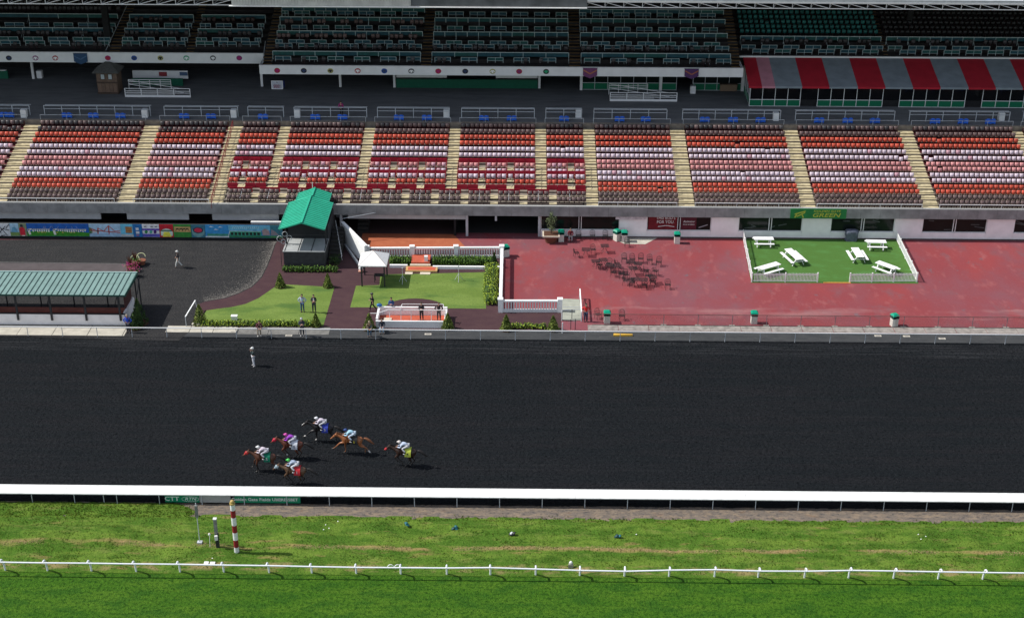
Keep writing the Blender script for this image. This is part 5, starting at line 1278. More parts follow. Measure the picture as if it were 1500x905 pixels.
# ================================================================== GAZEBO
gz = thing('gazebo', 'small gazebo with a white pyramid canopy on dark posts beside the lawn', 'gazebo', (-14.15, 126.8, .03))
cx, cy, hx, hy, ze, za = -14.12, 126.75, 1.33, 1.5, 2.25, 3.15
cs = [(cx-hx, cy-hy), (cx+hx, cy-hy), (cx+hx, cy+hy), (cx-hx, cy+hy)]
for i in range(4):
    a, b = cs[i], cs[(i+1) % 4]; o = MB().add([(a[0], a[1], ze), (b[0], b[1], ze), (cx, cy, za), (a[0], a[1], ze-.1), (b[0], b[1], ze-.1)], [(0, 1, 2), (3, 4, 1, 0)]).build('canopy_panel', M('canopy_white', (.78, .77, .76), .6, .04), gz)
for a in cs: MB().bar((a[0], a[1], ze-.02), (cx, cy, za-.02), .05, .04).build('canopy_rib', M('seam_brown', (.3, .25, .22)), gz)
for i, a in enumerate(cs):
    X, Y = cx+(a[0]-cx)*.8, cy+(a[1]-cy)*.85; MB().box(X-.06, X+.06, Y-.06, Y+.06, .03, ze-.05).build('post', darkmetal, gz)
MB().box(cx-1.0, cx+1.0, cy-1.2, cy-1.1, ze-.2, ze-.06).build('front_beam', darkmetal, gz)
t = thing('gazebo_table', 'dark covered table standing under the gazebo', 'table', (cx+.4, cy-.2, .03))
MB().box(cx, cx+1.0, cy-.5, cy+.1, .7, .76).build('tabletop', darkmetal, t)
for X in (cx+.05, cx+.95):
    for Y in (cy-.45, cy+.05): MB().box(X-.03, X+.03, Y-.03, Y+.03, .03, .7).build('leg', darkmetal, t)
small('white_lantern', 528.5, 398, 'white rounded lamp at the left foot of the gazebo', 'lamp', lambda t: (MB().ell((0, 0, .35), (.2, .2, .35), 8, 6).local('lamp_body', white, t), MB().ell((0, -.12, .12), (.24, .2, .14), 8, 5).local('lamp_foot', M('peach', (.5, .25, .18)), t)), .03)
# ================================================================== WINNERS STAND
rx0, rx1, ry0, ry1 = -13.1, -6.85, 116.95, 119.3
ws = thing('winners_stand', 'white-walled presentation stand with a brick red floor and white pipe rails', 'stand', (rx0, ry0, 0))
MB().box(rx0, rx1, ry0, ry0+.18, .02, .68).build('front_wall', offwhite, ws)
MB().box(rx0, rx1, ry1-.18, ry1, .02, 1.0).build('rear_wall', white, ws)
MB().box(rx0, rx0+.18, ry0+.18, ry1-.18, .02, .85).build('side_wall', white, ws); MB().box(rx1-.18, rx1, ry0+.18, ry1-.18, .02, .85).build('side_wall', white, ws)
MB().box(rx0+.18, rx1-.18, ry0+.18, ry1-.18, .02, .22).build('floor', redm, ws)
MB().box(rx0+.6, rx0+1.3, ry0+.9, ry0+1.4, .22, .34).box(rx1-1.6, rx1-.4, ry0+.5, ry0+.9, .22, .30).build('floor_step', M('cream_paint', (.55, .48, .38)), ws)
mb = MB(); zr = 1.45
mb.tube((rx0+1.1, ry0+.75, zr), (rx1-.1, ry0+.75, zr), .035).tube((rx0+1.1, ry0+.75, zr), (rx0+.1, ry0+.5, zr-.25), .035).tube((rx0+.1, ry0+.5, zr-.25), (rx0-.5, ry0+.5, zr-.25), .035)
mb.path([(rx0+2.2, ry0+.75, .25), (rx0+2.2, ry0+.75, zr+.25), (rx0+2.3, ry0+1.3, zr+.3), (rx1-.3, ry0+1.3, zr+.3), (rx1-.2, ry0+.8, zr)], .03)
for X in (rx0+1.2, rx0+3.1, rx0+4.9, rx1-.1): mb.tube((X, ry0+.75, .2), (X, ry0+.75, zr), .028)
mb.build('pipe_rail', offwhite, ws)
# ================================================================== PICNIC TABLES
def picnic(label, cx, cy, rz, L=1.95):
    t = thing('picnic_table', label, 'picnic table', (cx, cy, .036), rz, 'white picnic tables on the green patio')
    for k in range(4): MB().box(-L/2, L/2, -.38+k*.19, -.38+k*.19+.178, .72, .76).local('top_board', white, t)
    for s in (-1, 1):
        MB().box(-L/2, L/2, s*.72-.14, s*.72+.14, .42, .46).local('bench', white, t)
    for X in (-L/2+.32, L/2-.32):
        mb = MB(); mb.bar((X, -.6, 0), (X, -.22, .72), .09, .05).bar((X, .6, 0), (X, .22, .72), .09, .05).local('leg', white, t)
        MB().box(X-.04, X+.04, -.82, .82, .36, .42).box(X-.04, X+.04, -.36, .36, .67, .72).local('cross_brace', offwhite, t)
def pick2(a, b, label):
    A, B = G(*a, .76), G(*b, .76); picnic(label, (A.x+B.x)/2, (A.y+B.y)/2, math.atan2(B.y-A.y, B.x-A.x), max(1.9, (B-A).length))
pick2((1104, 349.3), (1133, 349.5), 'white picnic table at the back left corner of the patio')
pick2((1154.2, 364.5), (1172, 380.5), 'white picnic table turned lengthwise, left of the patio centre')
pick2((1112.5, 393.5), (1140.5, 385.5), 'white picnic table tilted at the front left of the patio')
pick2((1269, 353.5), (1298, 354), 'white picnic table at the back right corner of the patio')
pick2((1252, 363), (1260.8, 377), 'white picnic table turned lengthwise, right of the patio centre')
pick2((1285, 383.5), (1312.5, 393.5), 'white picnic table tilted at the front right of the patio')
p = G(1246.5, 352, .04)
t = thing('covered_grill', 'barbecue grill wrapped in a crumpled grey-blue cover by the wall', 'grill', (p.x, p.y, .036))
mb = MB(); vs = []
NX = 9
prs = [(0, .62, .36), (.35, .6, .34), (.7, .64, .38), (.95, .68, .4), (1.1, .6, .36), (1.2, .4, .22), (1.22, .05, .03)]
for z, rx, ry in prs:
    for i in range(16):
        a = 2*PI*i/16; k = 1+.06*math.sin(a*5+z*7)+.04*math.sin(a*3-z*11); c, s_ = math.cos(a), math.sin(a)
        vs.append((rx*k*math.copysign(abs(c)**.6, c), ry*k*math.copysign(abs(s_)**.6, s_), z))
fs = [(j*16+i, j*16+(i+1) % 16, (j+1)*16+(i+1) % 16, (j+1)*16+i) for j in range(len(prs)-1) for i in range(16)]
mb.add(vs, fs, 0, True).local('cover', M('blue_grey_tarp', (.10, .11, .15), .45, .25, 4, .03, 6), t)
for X in (-.4, .4): MB().box(X-.06, X+.06, -.3, -.2, -.0, .1).local('wheel', darkmetal, t)
# ================================================================== TRASH CANS WITH GREEN LIDS
def can(px, py, label, rz=0, Y=None):
    p = G(px, py, .03); t = thing('trash_can', label, 'trash can', (p.x, p.y, .03), rz, 'white trash cans with green lids')
    body = M('bin_cream', (.60, .58, .52), .6, .08)
    MB().prism([(-.27, -.27), (.27, -.27), (.27, .27), (-.27, .27)], 0, .78).local('bin_body', body, t)
    lid = M('bin_green_lid', (.0, .25, .15), .45, .08)
    MB().prism([(-.3, -.3), (.3, -.3), (.3, .3), (-.3, .3)], .78, .82).box(-.3, -.24, -.3, .3, .82, 1.05).box(.24, .3, -.3, .3, .82, 1.05).box(-.24, .24, .2, .3, .82, 1.05).local('lid_frame', M('lid_dark_green', (.0, .07, .05), .5), t)
    mb = MB(); mb.add([(-.33, -.33, 1.05), (.33, -.33, 1.05), (.33, .33, 1.05), (-.33, .33, 1.05), (-.2, -.2, 1.2), (.2, -.2, 1.2), (.2, .2, 1.2), (-.2, .2, 1.2)], [(3, 2, 1, 0), (4, 5, 6, 7), (0, 1, 5, 4), (1, 2, 6, 5), (2, 3, 7, 6), (3, 0, 4, 7)]).local('lid', lid, t)
    return t
can(889, 472.5, 'green-lidded can beside the person in red by the chain link fence'); can(1104, 473, 'green-lidded can at the fence below the left end of the patio'); can(1309, 477, 'green-lidded can at the fence below the right end of the patio', .3)
can(903.5, 352, 'turned green-lidded can, left one of the pair on the pale slab', .7); can(914.5, 353.5, 'green-lidded can, right one of the pair on the pale slab'); can(991.5, 356, 'single green-lidded can below the dark red window poster')
can(822, 353, 'green-lidded can in shade next to the big planter'); can(741, 375, 'green-lidded can behind the corner of the white balustrade', .4)
# ================================================================== WIRE CAFE CHAIRS AND TABLES
wire = M('black_wire', (.02, .018, .02), .5, .1)
def make_chair():
    t = thing('cafe_chair', 'x', 'chair', (0, 0, -50), 0, 'black wire cafe chairs on the red apron')
    mb = MB(); S_ = .24
    mb.path([(-S_, -.22, .45), (S_, -.22, .45), (S_, .2, .44), (-S_, .2, .44), (-S_, -.22, .45)], .017, 4)
    for i in range(5): y = -.16+.08*i; mb.box(-S_, S_, y-.014, y+.014, .44, .452)
    for i in range(3): x = -.12+.12*i; mb.box(x-.012, x+.012, -.22, .2, .453, .46)
    mb.local('seat', wire, t)
    mb = MB(); pts = [(-.23, .2, .45)]+[(.25*math.cos(a), .27, .72+.22*math.sin(a)) for a in [PI-PI*i/8 for i in range(9)]]+[(.23, .2, .45)]
    mb.path(pts, .018, 4)
    for x in (-.12, 0, .12): mb.tube((x, .2, .45), (x, .275, .91), .012, n=4)
    mb.tube((-.23, .24, .66), (.23, .24, .66), .012, n=4); mb.local('backrest', wire, t)
    for x, y in ((-.22, -.2), (.22, -.2), (-.22, .2), (.22, .2)): MB().tube((x, y, .45), (x*1.1, y*1.2, 0), .018, n=4).local('leg', wire, t)
    for x in (-.25, .25): MB().path([(x, -.15, .45), (x, -.15, .64), (x, .24, .66)], .015, 4).local('arm', wire, t)
    return t
def make_table():
    t = thing('cafe_table', 'x', 'table', (0, 0, -50), 0, 'black mesh cafe tables on the red apron')
    mb = MB(); mb.path([(-.38, -.38, .72), (.38, -.38, .72), (.38, .38, .72), (-.38, .38, .72), (-.38, -.38, .72)], .016, 4)
    for i in range(11): v = -.35+.07*i; mb.box(v-.013, v+.013, -.38, .38, .714, .722)
    for i in range(9): v = -.34+.085*i; mb.box(-.38, .38, v-.013, v+.013, .723, .73)
    mb.local('tabletop', wire, t)
    for sx, sy in ((-1, -1), (1, -1), (1, 1), (-1, 1)): MB().path([(sx*.3, sy*.3, .71), (sx*.08, sy*.08, .4), (sx*.3, sy*.3, 0)], .014, 4).local('leg', wire, t)
    return t
zc_ = lambda zx, zy: (820+zx/8.23, 330+zy/8.23)
CH = [(225, 172, .1, 'leftmost of the three chairs along the white wall'), (392, 176, 0, 'middle one of the three chairs along the white wall'), (548, 176, 0, 'rightmost of the three chairs along the white wall'),
      (810, 262, .1, 'chair standing alone below the pale slab'), (200, 385, 1.9, 'chair at the far left of the scattered set, facing right'), (400, 345, .2, 'chair behind the leftmost table'),
      (590, 515, -.4, 'chair between the long dark table row and the next chair right'), (690, 515, 1.9, 'chair with its back left, right of the long dark table row'), (775, 455, 0, 'first of the five chairs in the back row'),
      (872, 460, .1, 'second of the five chairs in the back row'), (975, 455, -.1, 'third of the five chairs in the back row'), (1082, 470, .1, 'fourth of the five chairs in the back row'), (1192, 495, -.2, 'last of the five chairs in the back row'),
      (1040, 600, 1.5, 'chair turned sideways right of the dark stack of tables'), (1150, 605, 2.6, 'dark chair leaning over at the right of the set'), (800, 650, .4, 'chair above the lower left of the set'), (795, 720, 1.2, 'lowest left chair of the front cluster'),
      (1300, 770, .1, 'chair standing alone at the lower right of the set'), (645, 620, 2.8, 'chair with its back to the track below the long dark table row'), (1060, 660, -.3, 'chair behind the front middle table'), (740, 640, 3.3, 'chair tucked left of the front cluster'),
      (1120, 735, 2.9, 'chair right of the front row of tables'), (1020, 770, 3.0, 'frontmost chair below the middle table'), (870, 740, 3.1, 'chair in front of the left front table'), (480, 530, 2.5, 'chair under the left end of the long dark table row')]
TB = [(540, 330, 'table standing alone at the top of the scattered set'), (312, 375, 'leftmost table of the scattered set'), (430, 515, 'table at the left end of the long row'), (520, 500, 'second table of the long row'), (600, 560, 'third table of the long row'), (690, 575, 'right end table of the long row'),
      (850, 520, 'upper table of the dark stack in the centre'), (880, 600, 'lower table of the dark stack in the centre'), (940, 545, 'right table of the dark stack in the centre'), (905, 735, 'left table of the front row'), (1005, 740, 'middle table of the front row'), (1110, 705, 'right table of the front row')]
ch0 = make_chair(); tb0 = make_table()
used = [False, False]
def place(k, x, y, rz, label, z=.03):
    src = (ch0, tb0)[k]
    if not used[k]: used[k] = True; o = src; o.location = (x, y, z); o.rotation_euler = (0, 0, rz); o['label'] = label
    else: o = dup(src, None, loc=(x, y, z), rz=rz, label=label)
    return o
for zx, zy, rz, l in CH: p = G(*zc_(zx, zy)); place(0, p.x, p.y, rz, 'black wire '+l)
for zx, zy, l in TB: p = G(*zc_(zx, zy)); place(1, p.x, p.y, random.uniform(-.25, .25), 'black mesh '+l)
p = G(876, 467); place(0, p.x, p.y, .5, 'black wire chair right behind the person in red by the fence'); p = G(911, 469); place(0, p.x, p.y, .1, 'black wire chair right of the green-lidded can at the fence')
for px in (640, 656): p = G(px, 326); place(0, p.x, p.y, 3.0, 'black wire chair in the shade of the brick terrace, '+('left one' if px == 640 else 'right one'))
# ================================================================== CONCOURSE THINGS
p0, p1 = G(143, 138, ZC), G(175, 138, ZC); kx = (p0.x+p1.x)/2; ky = p0.y+1.0
ks = thing('wooden_kiosk', 'brown wooden kiosk with a grey hipped roof and two pale window panes', 'kiosk', (kx, ky, ZC))
wd = M('brown_wood', (.13, .085, .06), .8, .2, 3); wd2 = M('dark_brown_wood', (.06, .04, .03), .8, .2, 3)
MB().box(kx-1.15, kx+1.15, ky-1, ky+1, ZC, ZC+2.65).build('cabin', wd, ks)
for i in range(5): MB().box(kx-1.05+i*.43, kx-1.05+i*.43+.39, ky-1.05, ky-1.005, ZC+.25, ZC+1.25).build('panel', wd if i % 2 else M('mid_brown_wood', (.155, .10, .07), .8), ks)
MB().box(kx-1.2, kx+1.2, ky-1.1, ky-1.0, ZC+1.3, ZC+1.42).box(kx-1.2, kx+1.2, ky-1.08, ky-1.0, ZC+.05, ZC+.2).build('ledge', wd2, ks)
for s in (-1, 1):
    w_ = MB().box(kx+s*.42-.25, kx+s*.42+.25, ky-1.04, ky-1.0, ZC+1.7, ZC+2.35).build('window', wd2, ks); MB().box(kx+s*.42-.19, kx+s*.42+.19, ky-1.06, ky-1.042, ZC+1.76, ZC+2.3).build('pane', M('pale_pane', (.4, .44, .44), .3), w_)
rmk = M('grey_shingle', (.075, .075, .07), .9, .2, 5)
z0, z1 = ZC+2.6, ZC+3.5; c4 = [(kx-1.5, ky-1.35), (kx+1.5, ky-1.35), (kx+1.5, ky+1.35), (kx-1.5, ky+1.35)]; r2 = [(kx-.2, ky), (kx+.2, ky)]
o = MB().add([(a, b, z0) for a, b in c4]+[(a, b, z1) for a, b in r2]+[(a, b, z0-.1) for a, b in c4], [(0, 1, 5, 4), (1, 2, 5), (2, 3, 4, 5), (3, 0, 4), (6, 7, 1, 0), (7, 8, 2, 1), (8, 9, 3, 2), (9, 6, 0, 3), (9, 8, 7, 6)]).build('roof', rmk, ks); recalc(o.data)
def ramp(px0, px1, py, words, dx):
    xa, xb = G(px0, py, ZC).x, G(px1, py, ZC).x; Y = G(px0, py, ZC).y
    t = thing('ramp_railing', words, 'ramp', ((xa+xb)/2, Y, ZC), 0, 'white railed ramps on the concourse')
    MB().box(xa, xb, Y-.06, Y+.06, ZC+.02, ZC+.26).build('kerb', offwhite, t)
    for z in (.5, .72, 1.02): MB().box(xa, xb, Y-.03, Y+.03, ZC+z-.03, ZC+z+.03).build('rail', offwhite, t)
    for k in range(5): X = xa+.04+(xb-xa-.08)*k/4; MB().box(X-.04, X+.04, Y-.04, Y+.04, ZC+.26, ZC+1.05).build('post', offwhite, t)
    Y2_ = Y+1.5
    MB().box(xa+.1, xb-dx, Y+.1, Y2_, ZC+.01, ZC+.45).build('ramp_slab', M('ramp_grey', (.2, .2, .2)), t)
    for z in (.55, 1.0): MB().bar((xa+.1, Y2_, ZC+z+.5), (xb-.8, Y+.3, ZC+z-.1), .05, .05).build('sloping_rail', offwhite, t)
    for z in (.9, 1.15, 1.4): MB().box(xa, xb-dx-.6, Y2_+.5, Y2_+.55, ZC+z-.03, ZC+z+.03).build('rear_rail', offwhite, t)
    for k in range(5): X = xa+(xb-xa-dx-.6)*k/4; MB().box(X-.03, X+.03, Y2_+.5, Y2_+.55, ZC+.1, ZC+1.4).build('rear_post', offwhite, t)
    return xa, xb, Y
xa, xb, Y = ramp(183.5, 280, 142.5, 'white railed ramp beside the brown wooden kiosk', 2.0)
gw = thing('green_stall', 'green fronted stall with a pale back wall behind the left ramp', 'stall', (xa+4, 163, ZC))
A_, B_ = G(196, 124, ZC).x, G(270, 124, ZC).x
MB().box(A_, B_, 163.7, 163.85, ZC, ZC+.88).build('green_front', dgreen, gw); MB().box(A_-.3, B_+.3, 165.2, 165.3, ZC+.4, ZC+1.35).build('back_wall', offwhite, gw)
MB().box(A_+2.8, A_+3.7, 165.1, 165.18, ZC+.72, ZC+1.2).build('red_poster', M('dim_red', (.25, .03, .04)), gw); MB().box(A_+5.2, A_+6.1, 165.1, 165.18, ZC+.8, ZC+1.2).build('blue_poster', M('dim_blue', (.06, .1, .18)), gw)
ramp(893, 991.5, 148.5, 'white railed ramp under the purple and orange pennant', 2.6)
p = G(406.5, 131, ZC)
t = thing('sign_board', 'white framed sign board with red capitals standing on the dark concourse', 'sign', (p.x, p.y, ZC))
MB().box(p.x-.62, p.x+.62, p.y-.05, p.y+.05, ZC+.05, ZC+1.0).build('panel', M('sign_pale', (.5, .52, .58)), t)
MB().box(p.x-.66, p.x+.66, p.y-.07, p.y-.05, ZC+.95, ZC+1.03).box(p.x-.66, p.x+.66, p.y-.07, p.y-.05, ZC+.02, ZC+.09).box(p.x-.66, p.x-.58, p.y-.07, p.y-.05, ZC+.09, ZC+.95).box(p.x+.58, p.x+.66, p.y-.07, p.y-.05, ZC+.09, ZC+.95).build('frame', white, t)
text('lettering', 'SEE!', .5, M('sign_red', (.25, .015, .05)), t, (p.x-.03, p.y-.075, ZC+.35), sx=.95)
MB().ell((p.x, p.y-.06, ZC+.83), (.05, .02, .06), 6, 4).build('dark_mark', darkmetal, t)
MB().box(p.x+.68, p.x+.78, p.y, p.y+.5, ZC+.2, ZC+1).build('side_panel', M('navy', (.01, .02, .15)), t)
p = G(1048, 131, ZC); t = thing('wooden_crate_stack', 'tan wooden cabinet below the balcony near the awning', 'cabinet', (GY(1068, 125, 163).x, 163.0, ZC)); X = t.location.x
MB().box(X-1.0, X+.9, 162.8, 163.25, ZC+.1, ZC+.85).build('cabinet_body', M('tan_wood', (.2, .14, .09)), t); MB().box(X-1.05, X+.95, 162.75, 163.3, ZC+.85, ZC+.9).build('cabinet_top', wd, t)

# ================================================================== PEOPLE
def skinned(name, V, E_, mat, parent, root, sub=1):
    keys = list(V); ix = {k: i for i, k in enumerate(keys)}
    me = D.meshes.new(name); me.from_pydata([tuple(V[k][0]) for k in keys], [(ix[a], ix[b]) for a, b in E_], []); me.update()
    o = D.objects.new(name, me); o.modifiers.new('s', 'SKIN')
    if sub: sm = o.modifiers.new('u', 'SUBSURF'); sm.levels = sub; sm.render_levels = sub
    sv = me.skin_vertices[0].data
    for k in keys:
        r = V[k][1]; sv[ix[k]].radius = (r, r) if not isinstance(r, tuple) else r; sv[ix[k]].use_root = (k == root)
    m2 = evaluated(o); D.objects.remove(o); D.meshes.remove(me)
    m2.materials.clear(); m2.materials.append(mat); m2.name = name
    m2.polygons.foreach_set('use_smooth', [True]*len(m2.polygons))
    r = D.objects.new(name, m2); col.objects.link(r); r.parent = parent; return r
Vc = Vector
def cloth(name, c, rough=.8): return M(name, c, rough, .12, 9)
STAND = dict(pel=(0, 0, .95), waist=(0, 0, 1.10), chest=(.0, 0, 1.31), neck=(.01, 0, 1.49), jaw=(.045, 0, 1.58), skull=(.02, 0, 1.67), crown=(.01, 0, 1.74),
    shL=(0, .18, 1.43), elL=(-.04, .25, 1.16), wrL=(.04, .26, .92), shR=(0, -.18, 1.43), elR=(-.04, -.25, 1.16), wrR=(.04, -.26, .92),
    hipL=(0, .095, .90), knL=(.03, .11, .50), anL=(-.02, .12, .10), toL=(.15, .14, .04), hipR=(0, -.095, .90), knR=(.03, -.11, .50), anR=(-.02, -.12, .10), toR=(.15, -.14, .04))
POSE = {
 'stand': {}, 'folded': dict(elL=(.06, .24, 1.18), wrL=(.2, .04, 1.2), elR=(.06, -.24, 1.18), wrR=(.2, -.04, 1.22)),
 'walk': dict(knL=(.18, .1, .52), anL=(.26, .1, .12), toL=(.42, .11, .07), knR=(-.06, -.1, .5), anR=(-.33, -.1, .16), toR=(-.2, -.11, .05), elL=(-.14, .24, 1.18), wrL=(-.05, .25, .95), elR=(.08, -.24, 1.18), wrR=(.24, -.24, 1.0)),
 'lean': dict(waist=(.05, 0, 1.07), chest=(.17, 0, 1.24), neck=(.27, 0, 1.4), jaw=(.33, 0, 1.48), skull=(.32, 0, 1.57), crown=(.31, 0, 1.64), shL=(.2, .18, 1.34), shR=(.2, -.18, 1.34), elL=(.3, .24, 1.08), wrL=(.48, .1, 1.0), elR=(.3, -.24, 1.08), wrR=(.48, -.1, 1.0), pel=(-.06, 0, .93), hipL=(-.06, .095, .88), hipR=(-.06, -.095, .88)),
 'photo': dict(elL=(.14, .28, 1.28), wrL=(.2, .09, 1.52), elR=(.12, -.30, 1.34), wrR=(.2, -.09, 1.54), anL=(-.02, .17, .1), toL=(.14, .2, .04)),
 'hips': dict(elL=(-.06, .38, 1.17), wrL=(.03, .19, 1.02), elR=(-.06, -.38, 1.17), wrR=(.03, -.19, 1.02)),
 'carry': dict(elL=(.05, .25, 1.17), wrL=(.24, .22, 1.1)),
 'sit': dict(pel=(0, 0, .52), waist=(0, 0, .68), chest=(.04, 0, .9), neck=(.07, 0, 1.07), jaw=(.11, 0, 1.16), skull=(.08, 0, 1.25), crown=(.07, 0, 1.32), shL=(.04, .18, 1.0), shR=(.04, -.18, 1.0), elL=(.14, .26, .76), wrL=(.32, .12, .66), elR=(.14, -.26, .76), wrR=(.32, -.12, .66),
     hipL=(.02, .1, .5), knL=(.42, .14, .5), anL=(.4, .14, .1), toL=(.56, .15, .04), hipR=(.02, -.1, .5), knR=(.42, -.14, .5), anR=(.4, -.14, .1), toR=(.56, -.15, .04)),
 'jockey': dict(pel=(-.22, 0, 1.85), waist=(-.06, 0, 1.94), chest=(.15, 0, 1.96), neck=(.31, 0, 1.97), jaw=(.41, 0, 1.96), skull=(.42, 0, 2.05), crown=(.40, 0, 2.13), shL=(.22, .17, 1.93), shR=(.22, -.17, 1.93), elL=(.30, .23, 1.70), wrL=(.56, .10, 1.68), elR=(.30, -.23, 1.70), wrR=(.56, -.10, 1.68),
     hipL=(-.21, .11, 1.81), knL=(.17, .27, 1.66), anL=(-.10, .33, 1.38), toL=(.05, .35, 1.31), hipR=(-.21, -.11, 1.81), knR=(.17, -.27, 1.66), anR=(-.10, -.33, 1.38), toR=(.05, -.35, 1.31))}
def person(x, y, z, rz, label, pose='stand', top=(.3, .3, .3), legs=(.05, .06, .1), hair=(.04, .03, .02), shoe=(.05, .04, .04), capc=None, sk=skin, h=1.0, boots=False, bare=False, extra=None, topn=None):
    J = dict(STAND); J.update(POSE[pose]); J = {k: Vc(v) for k, v in J.items()}
    t = thing('person', label, 'person', (x, y, z), rz); t.scale = (h, h, h)
    V = {}; E_ = []
    rad = dict(pel=.115, waist=.10, chest=.125, neck=.055, jaw=.075, skull=.098, crown=.07, shL=.06, elL=.043, wrL=.03, hipL=.085, knL=.056, anL=.038, toL=.03)
    for k, p in J.items(): V[k] = (p, rad.get(k, rad.get(k[:-1]+'L', .05)))
    E_ += [('pel', 'waist'), ('waist', 'chest'), ('chest', 'neck'), ('neck', 'jaw'), ('jaw', 'skull'), ('skull', 'crown')]
    for s in 'LR':
        E_ += [('chest', 'sh'+s), ('sh'+s, 'el'+s), ('el'+s, 'wr'+s), ('pel', 'hip'+s), ('hip'+s, 'kn'+s), ('kn'+s, 'an'+s), ('an'+s, 'to'+s)]
        d = (J['wr'+s]-J['el'+s]).normalized(); sd = d.cross(Vc((0, 0, 1)) if abs(d.z) < .9 else Vc((1, 0, 0))).normalized(); pn = J['wr'+s]+d*.085; up = sd.cross(d)
        V['pa'+s] = (pn, .034); E_.append(('wr'+s, 'pa'+s))
        for i, l in enumerate((.075, .09, .085, .065)):
            o_ = sd*(-.03+.02*i); a = pn+o_*1.0+d*.04; b = a+d*l*.55-up*.02; V['f%d%s' % (i, s)] = (a, .010); V['g%d%s' % (i, s)] = (b, .008); E_ += [('pa'+s, 'f%d%s' % (i, s)), ('f%d%s' % (i, s), 'g%d%s' % (i, s))]
        V['th'+s] = (J['wr'+s]+d*.05+sd*-.055, .011); V['ti'+s] = (J['wr'+s]+d*.09+sd*-.075, .009); E_ += [('wr'+s, 'th'+s), ('th'+s, 'ti'+s)]
    fw = (J['jaw']-J['neck']); fw.z = 0; fw = fw.normalized() if fw.length > .01 else Vc((1, 0, 0))
    nm = (J['jaw']*.45+J['skull']*.55)+fw*.10; V['nose'] = (nm, .016); E_.append(('skull', 'nose'))
    skinned('body', V, E_, sk, t, 'pel', 1)
    sub = lambda ks, rr: {k: (J[k], r) for k, r in zip(ks, rr)}
    topm = topn or cloth('cloth_%.2f_%.2f_%.2f' % top, top)
    arms = [('chest', 'shL'), ('shL', 'elL'), ('chest', 'shR'), ('shR', 'elR')]
    ks = ['pel', 'waist', 'chest', 'shL', 'elL', 'shR', 'elR']; rr = [.125, .13, .158, .085, .062, .085, .062]
    if not bare: arms += [('elL', 'wrL'), ('elR', 'wrR')]; ks += ['wrL', 'wrR']; rr += [.046, .046]
    VV = sub(ks, rr); VV['col'] = (J['chest'].lerp(J['neck'], .75), .072)
    skinned('shirt', VV, [('pel', 'waist'), ('waist', 'chest'), ('chest', 'col')]+arms, topm, t, 'pel', 1)
    lm = cloth('cloth_%.2f_%.2f_%.2f' % legs, legs)
    VV = sub(['pel', 'hipL', 'knL', 'anL', 'hipR', 'knR', 'anR'], [.135, .108, .076, .06, .108, .076, .06])
    skinned('trousers', VV, [('pel', 'hipL'), ('hipL', 'knL'), ('knL', 'anL'), ('pel', 'hipR'), ('hipR', 'knR'), ('knR', 'anR')], lm, t, 'pel', 1)
    sm = cloth('cloth_%.2f_%.2f_%.2f' % shoe, shoe)
    for s in 'LR':
        a, b = J['an'+s], J['to'+s]; VV = {'a': (a, .05), 'h': (a+Vc((-.04, 0, -.05)), .045), 'm': (a.lerp(b, .6)+Vc((0, 0, -.01)), .047), 'b': (b, .038)}
        E2 = [('h', 'a'), ('a', 'm'), ('m', 'b')]
        if boots: VV['c'] = (J['an'+s].lerp(J['kn'+s], .8), .066); E2.append(('a', 'c'))
        skinned('boot' if boots else 'shoe', VV, E2, sm, t, 'a', 1)
    sc_ = J['skull']
    if capc:
        cmt = cloth('cloth_%.2f_%.2f_%.2f' % capc, capc, .4); mb = MB(); mb.ell(sc_+Vc((-.01, 0, .03)), (.135, .12, .125), 10, 7).obox(sc_+Vc((.12, 0, .04)), (.11, .16, .02)); mb.local('cap', cmt, t)
    else:
        mb = MB(); mb.ell(sc_+Vc((-.035, 0, .03)), (.108, .103, .105), 9, 6); mb.local('hair', cloth('hair_%.2f_%.2f_%.2f' % hair, hair), t)
    mb = MB()
    for s in (-.035, .035): mb.ell(nm-fw*.022+Vc((0, s, .03)), (.01, .012, .01), 6, 4)
    mb.local('eyes', darkmetal, t)
    if extra: extra(t, J)
    return t
def standing(px, py, face, label, z=.035, **k):
    p = G(px, py, z); return person(p.x, p.y, z, math.radians(face), label, **k)
def camera_in_hand(t, J):
    m = (J['wrL']+J['wrR'])/2+Vc((.06, 0, .04)); MB().obox(m, (.10, .14, .09)).tube(m+Vc((.05, 0, 0)), m+Vc((.17, 0, 0)), .04).local('camera', darkmetal, t)
def tie(t, J): MB().obox(J['chest']+Vc((.135, 0, .0)), (.02, .09, .26)).local('shirt_front', white, t)
standing(262, 392, 180, 'person in dark top and white trousers walking alone on the paddock', pose='walk', top=(.02, .02, .025), legs=(.55, .55, .52), capc=(.5, .5, .48))
standing(188.5, 487, -95, 'person in a royal blue jacket leaning on the rail by the shelter end', pose='hips', top=(.02, .06, .42), legs=(.05, .05, .07), hair=(.3, .25, .2))
standing(380, 492.5, -70, 'person in a maroon top and khaki trousers leaning at the outer rail', pose='lean', top=(.09, .02, .035), legs=(.28, .23, .17), shoe=(.5, .5, .48))
standing(443, 492, -80, 'person in a dark jacket standing at the outer rail with a grey cap', pose='folded', top=(.04, .045, .06), legs=(.03, .035, .05), capc=(.35, .36, .36), shoe=(.45, .45, .45))
standing(443.5, 457, -95, 'person in a pale blue shirt and jeans on the left lawn', pose='hips', top=(.36, .42, .52), legs=(.04, .08, .17))
standing(460.5, 457.5, -85, 'person in a dark jacket standing on the left lawn', pose='folded', top=(.025, .025, .03), legs=(.03, .035, .05), extra=tie)
standing(372, 536, 205, 'person in white trousers and a dark vest photographing alone on the track', z=.0, pose='photo', top=(.04, .06, .06), legs=(.45, .46, .5), capc=(.62, .62, .6), shoe=(.5, .5, .5), extra=camera_in_hand)
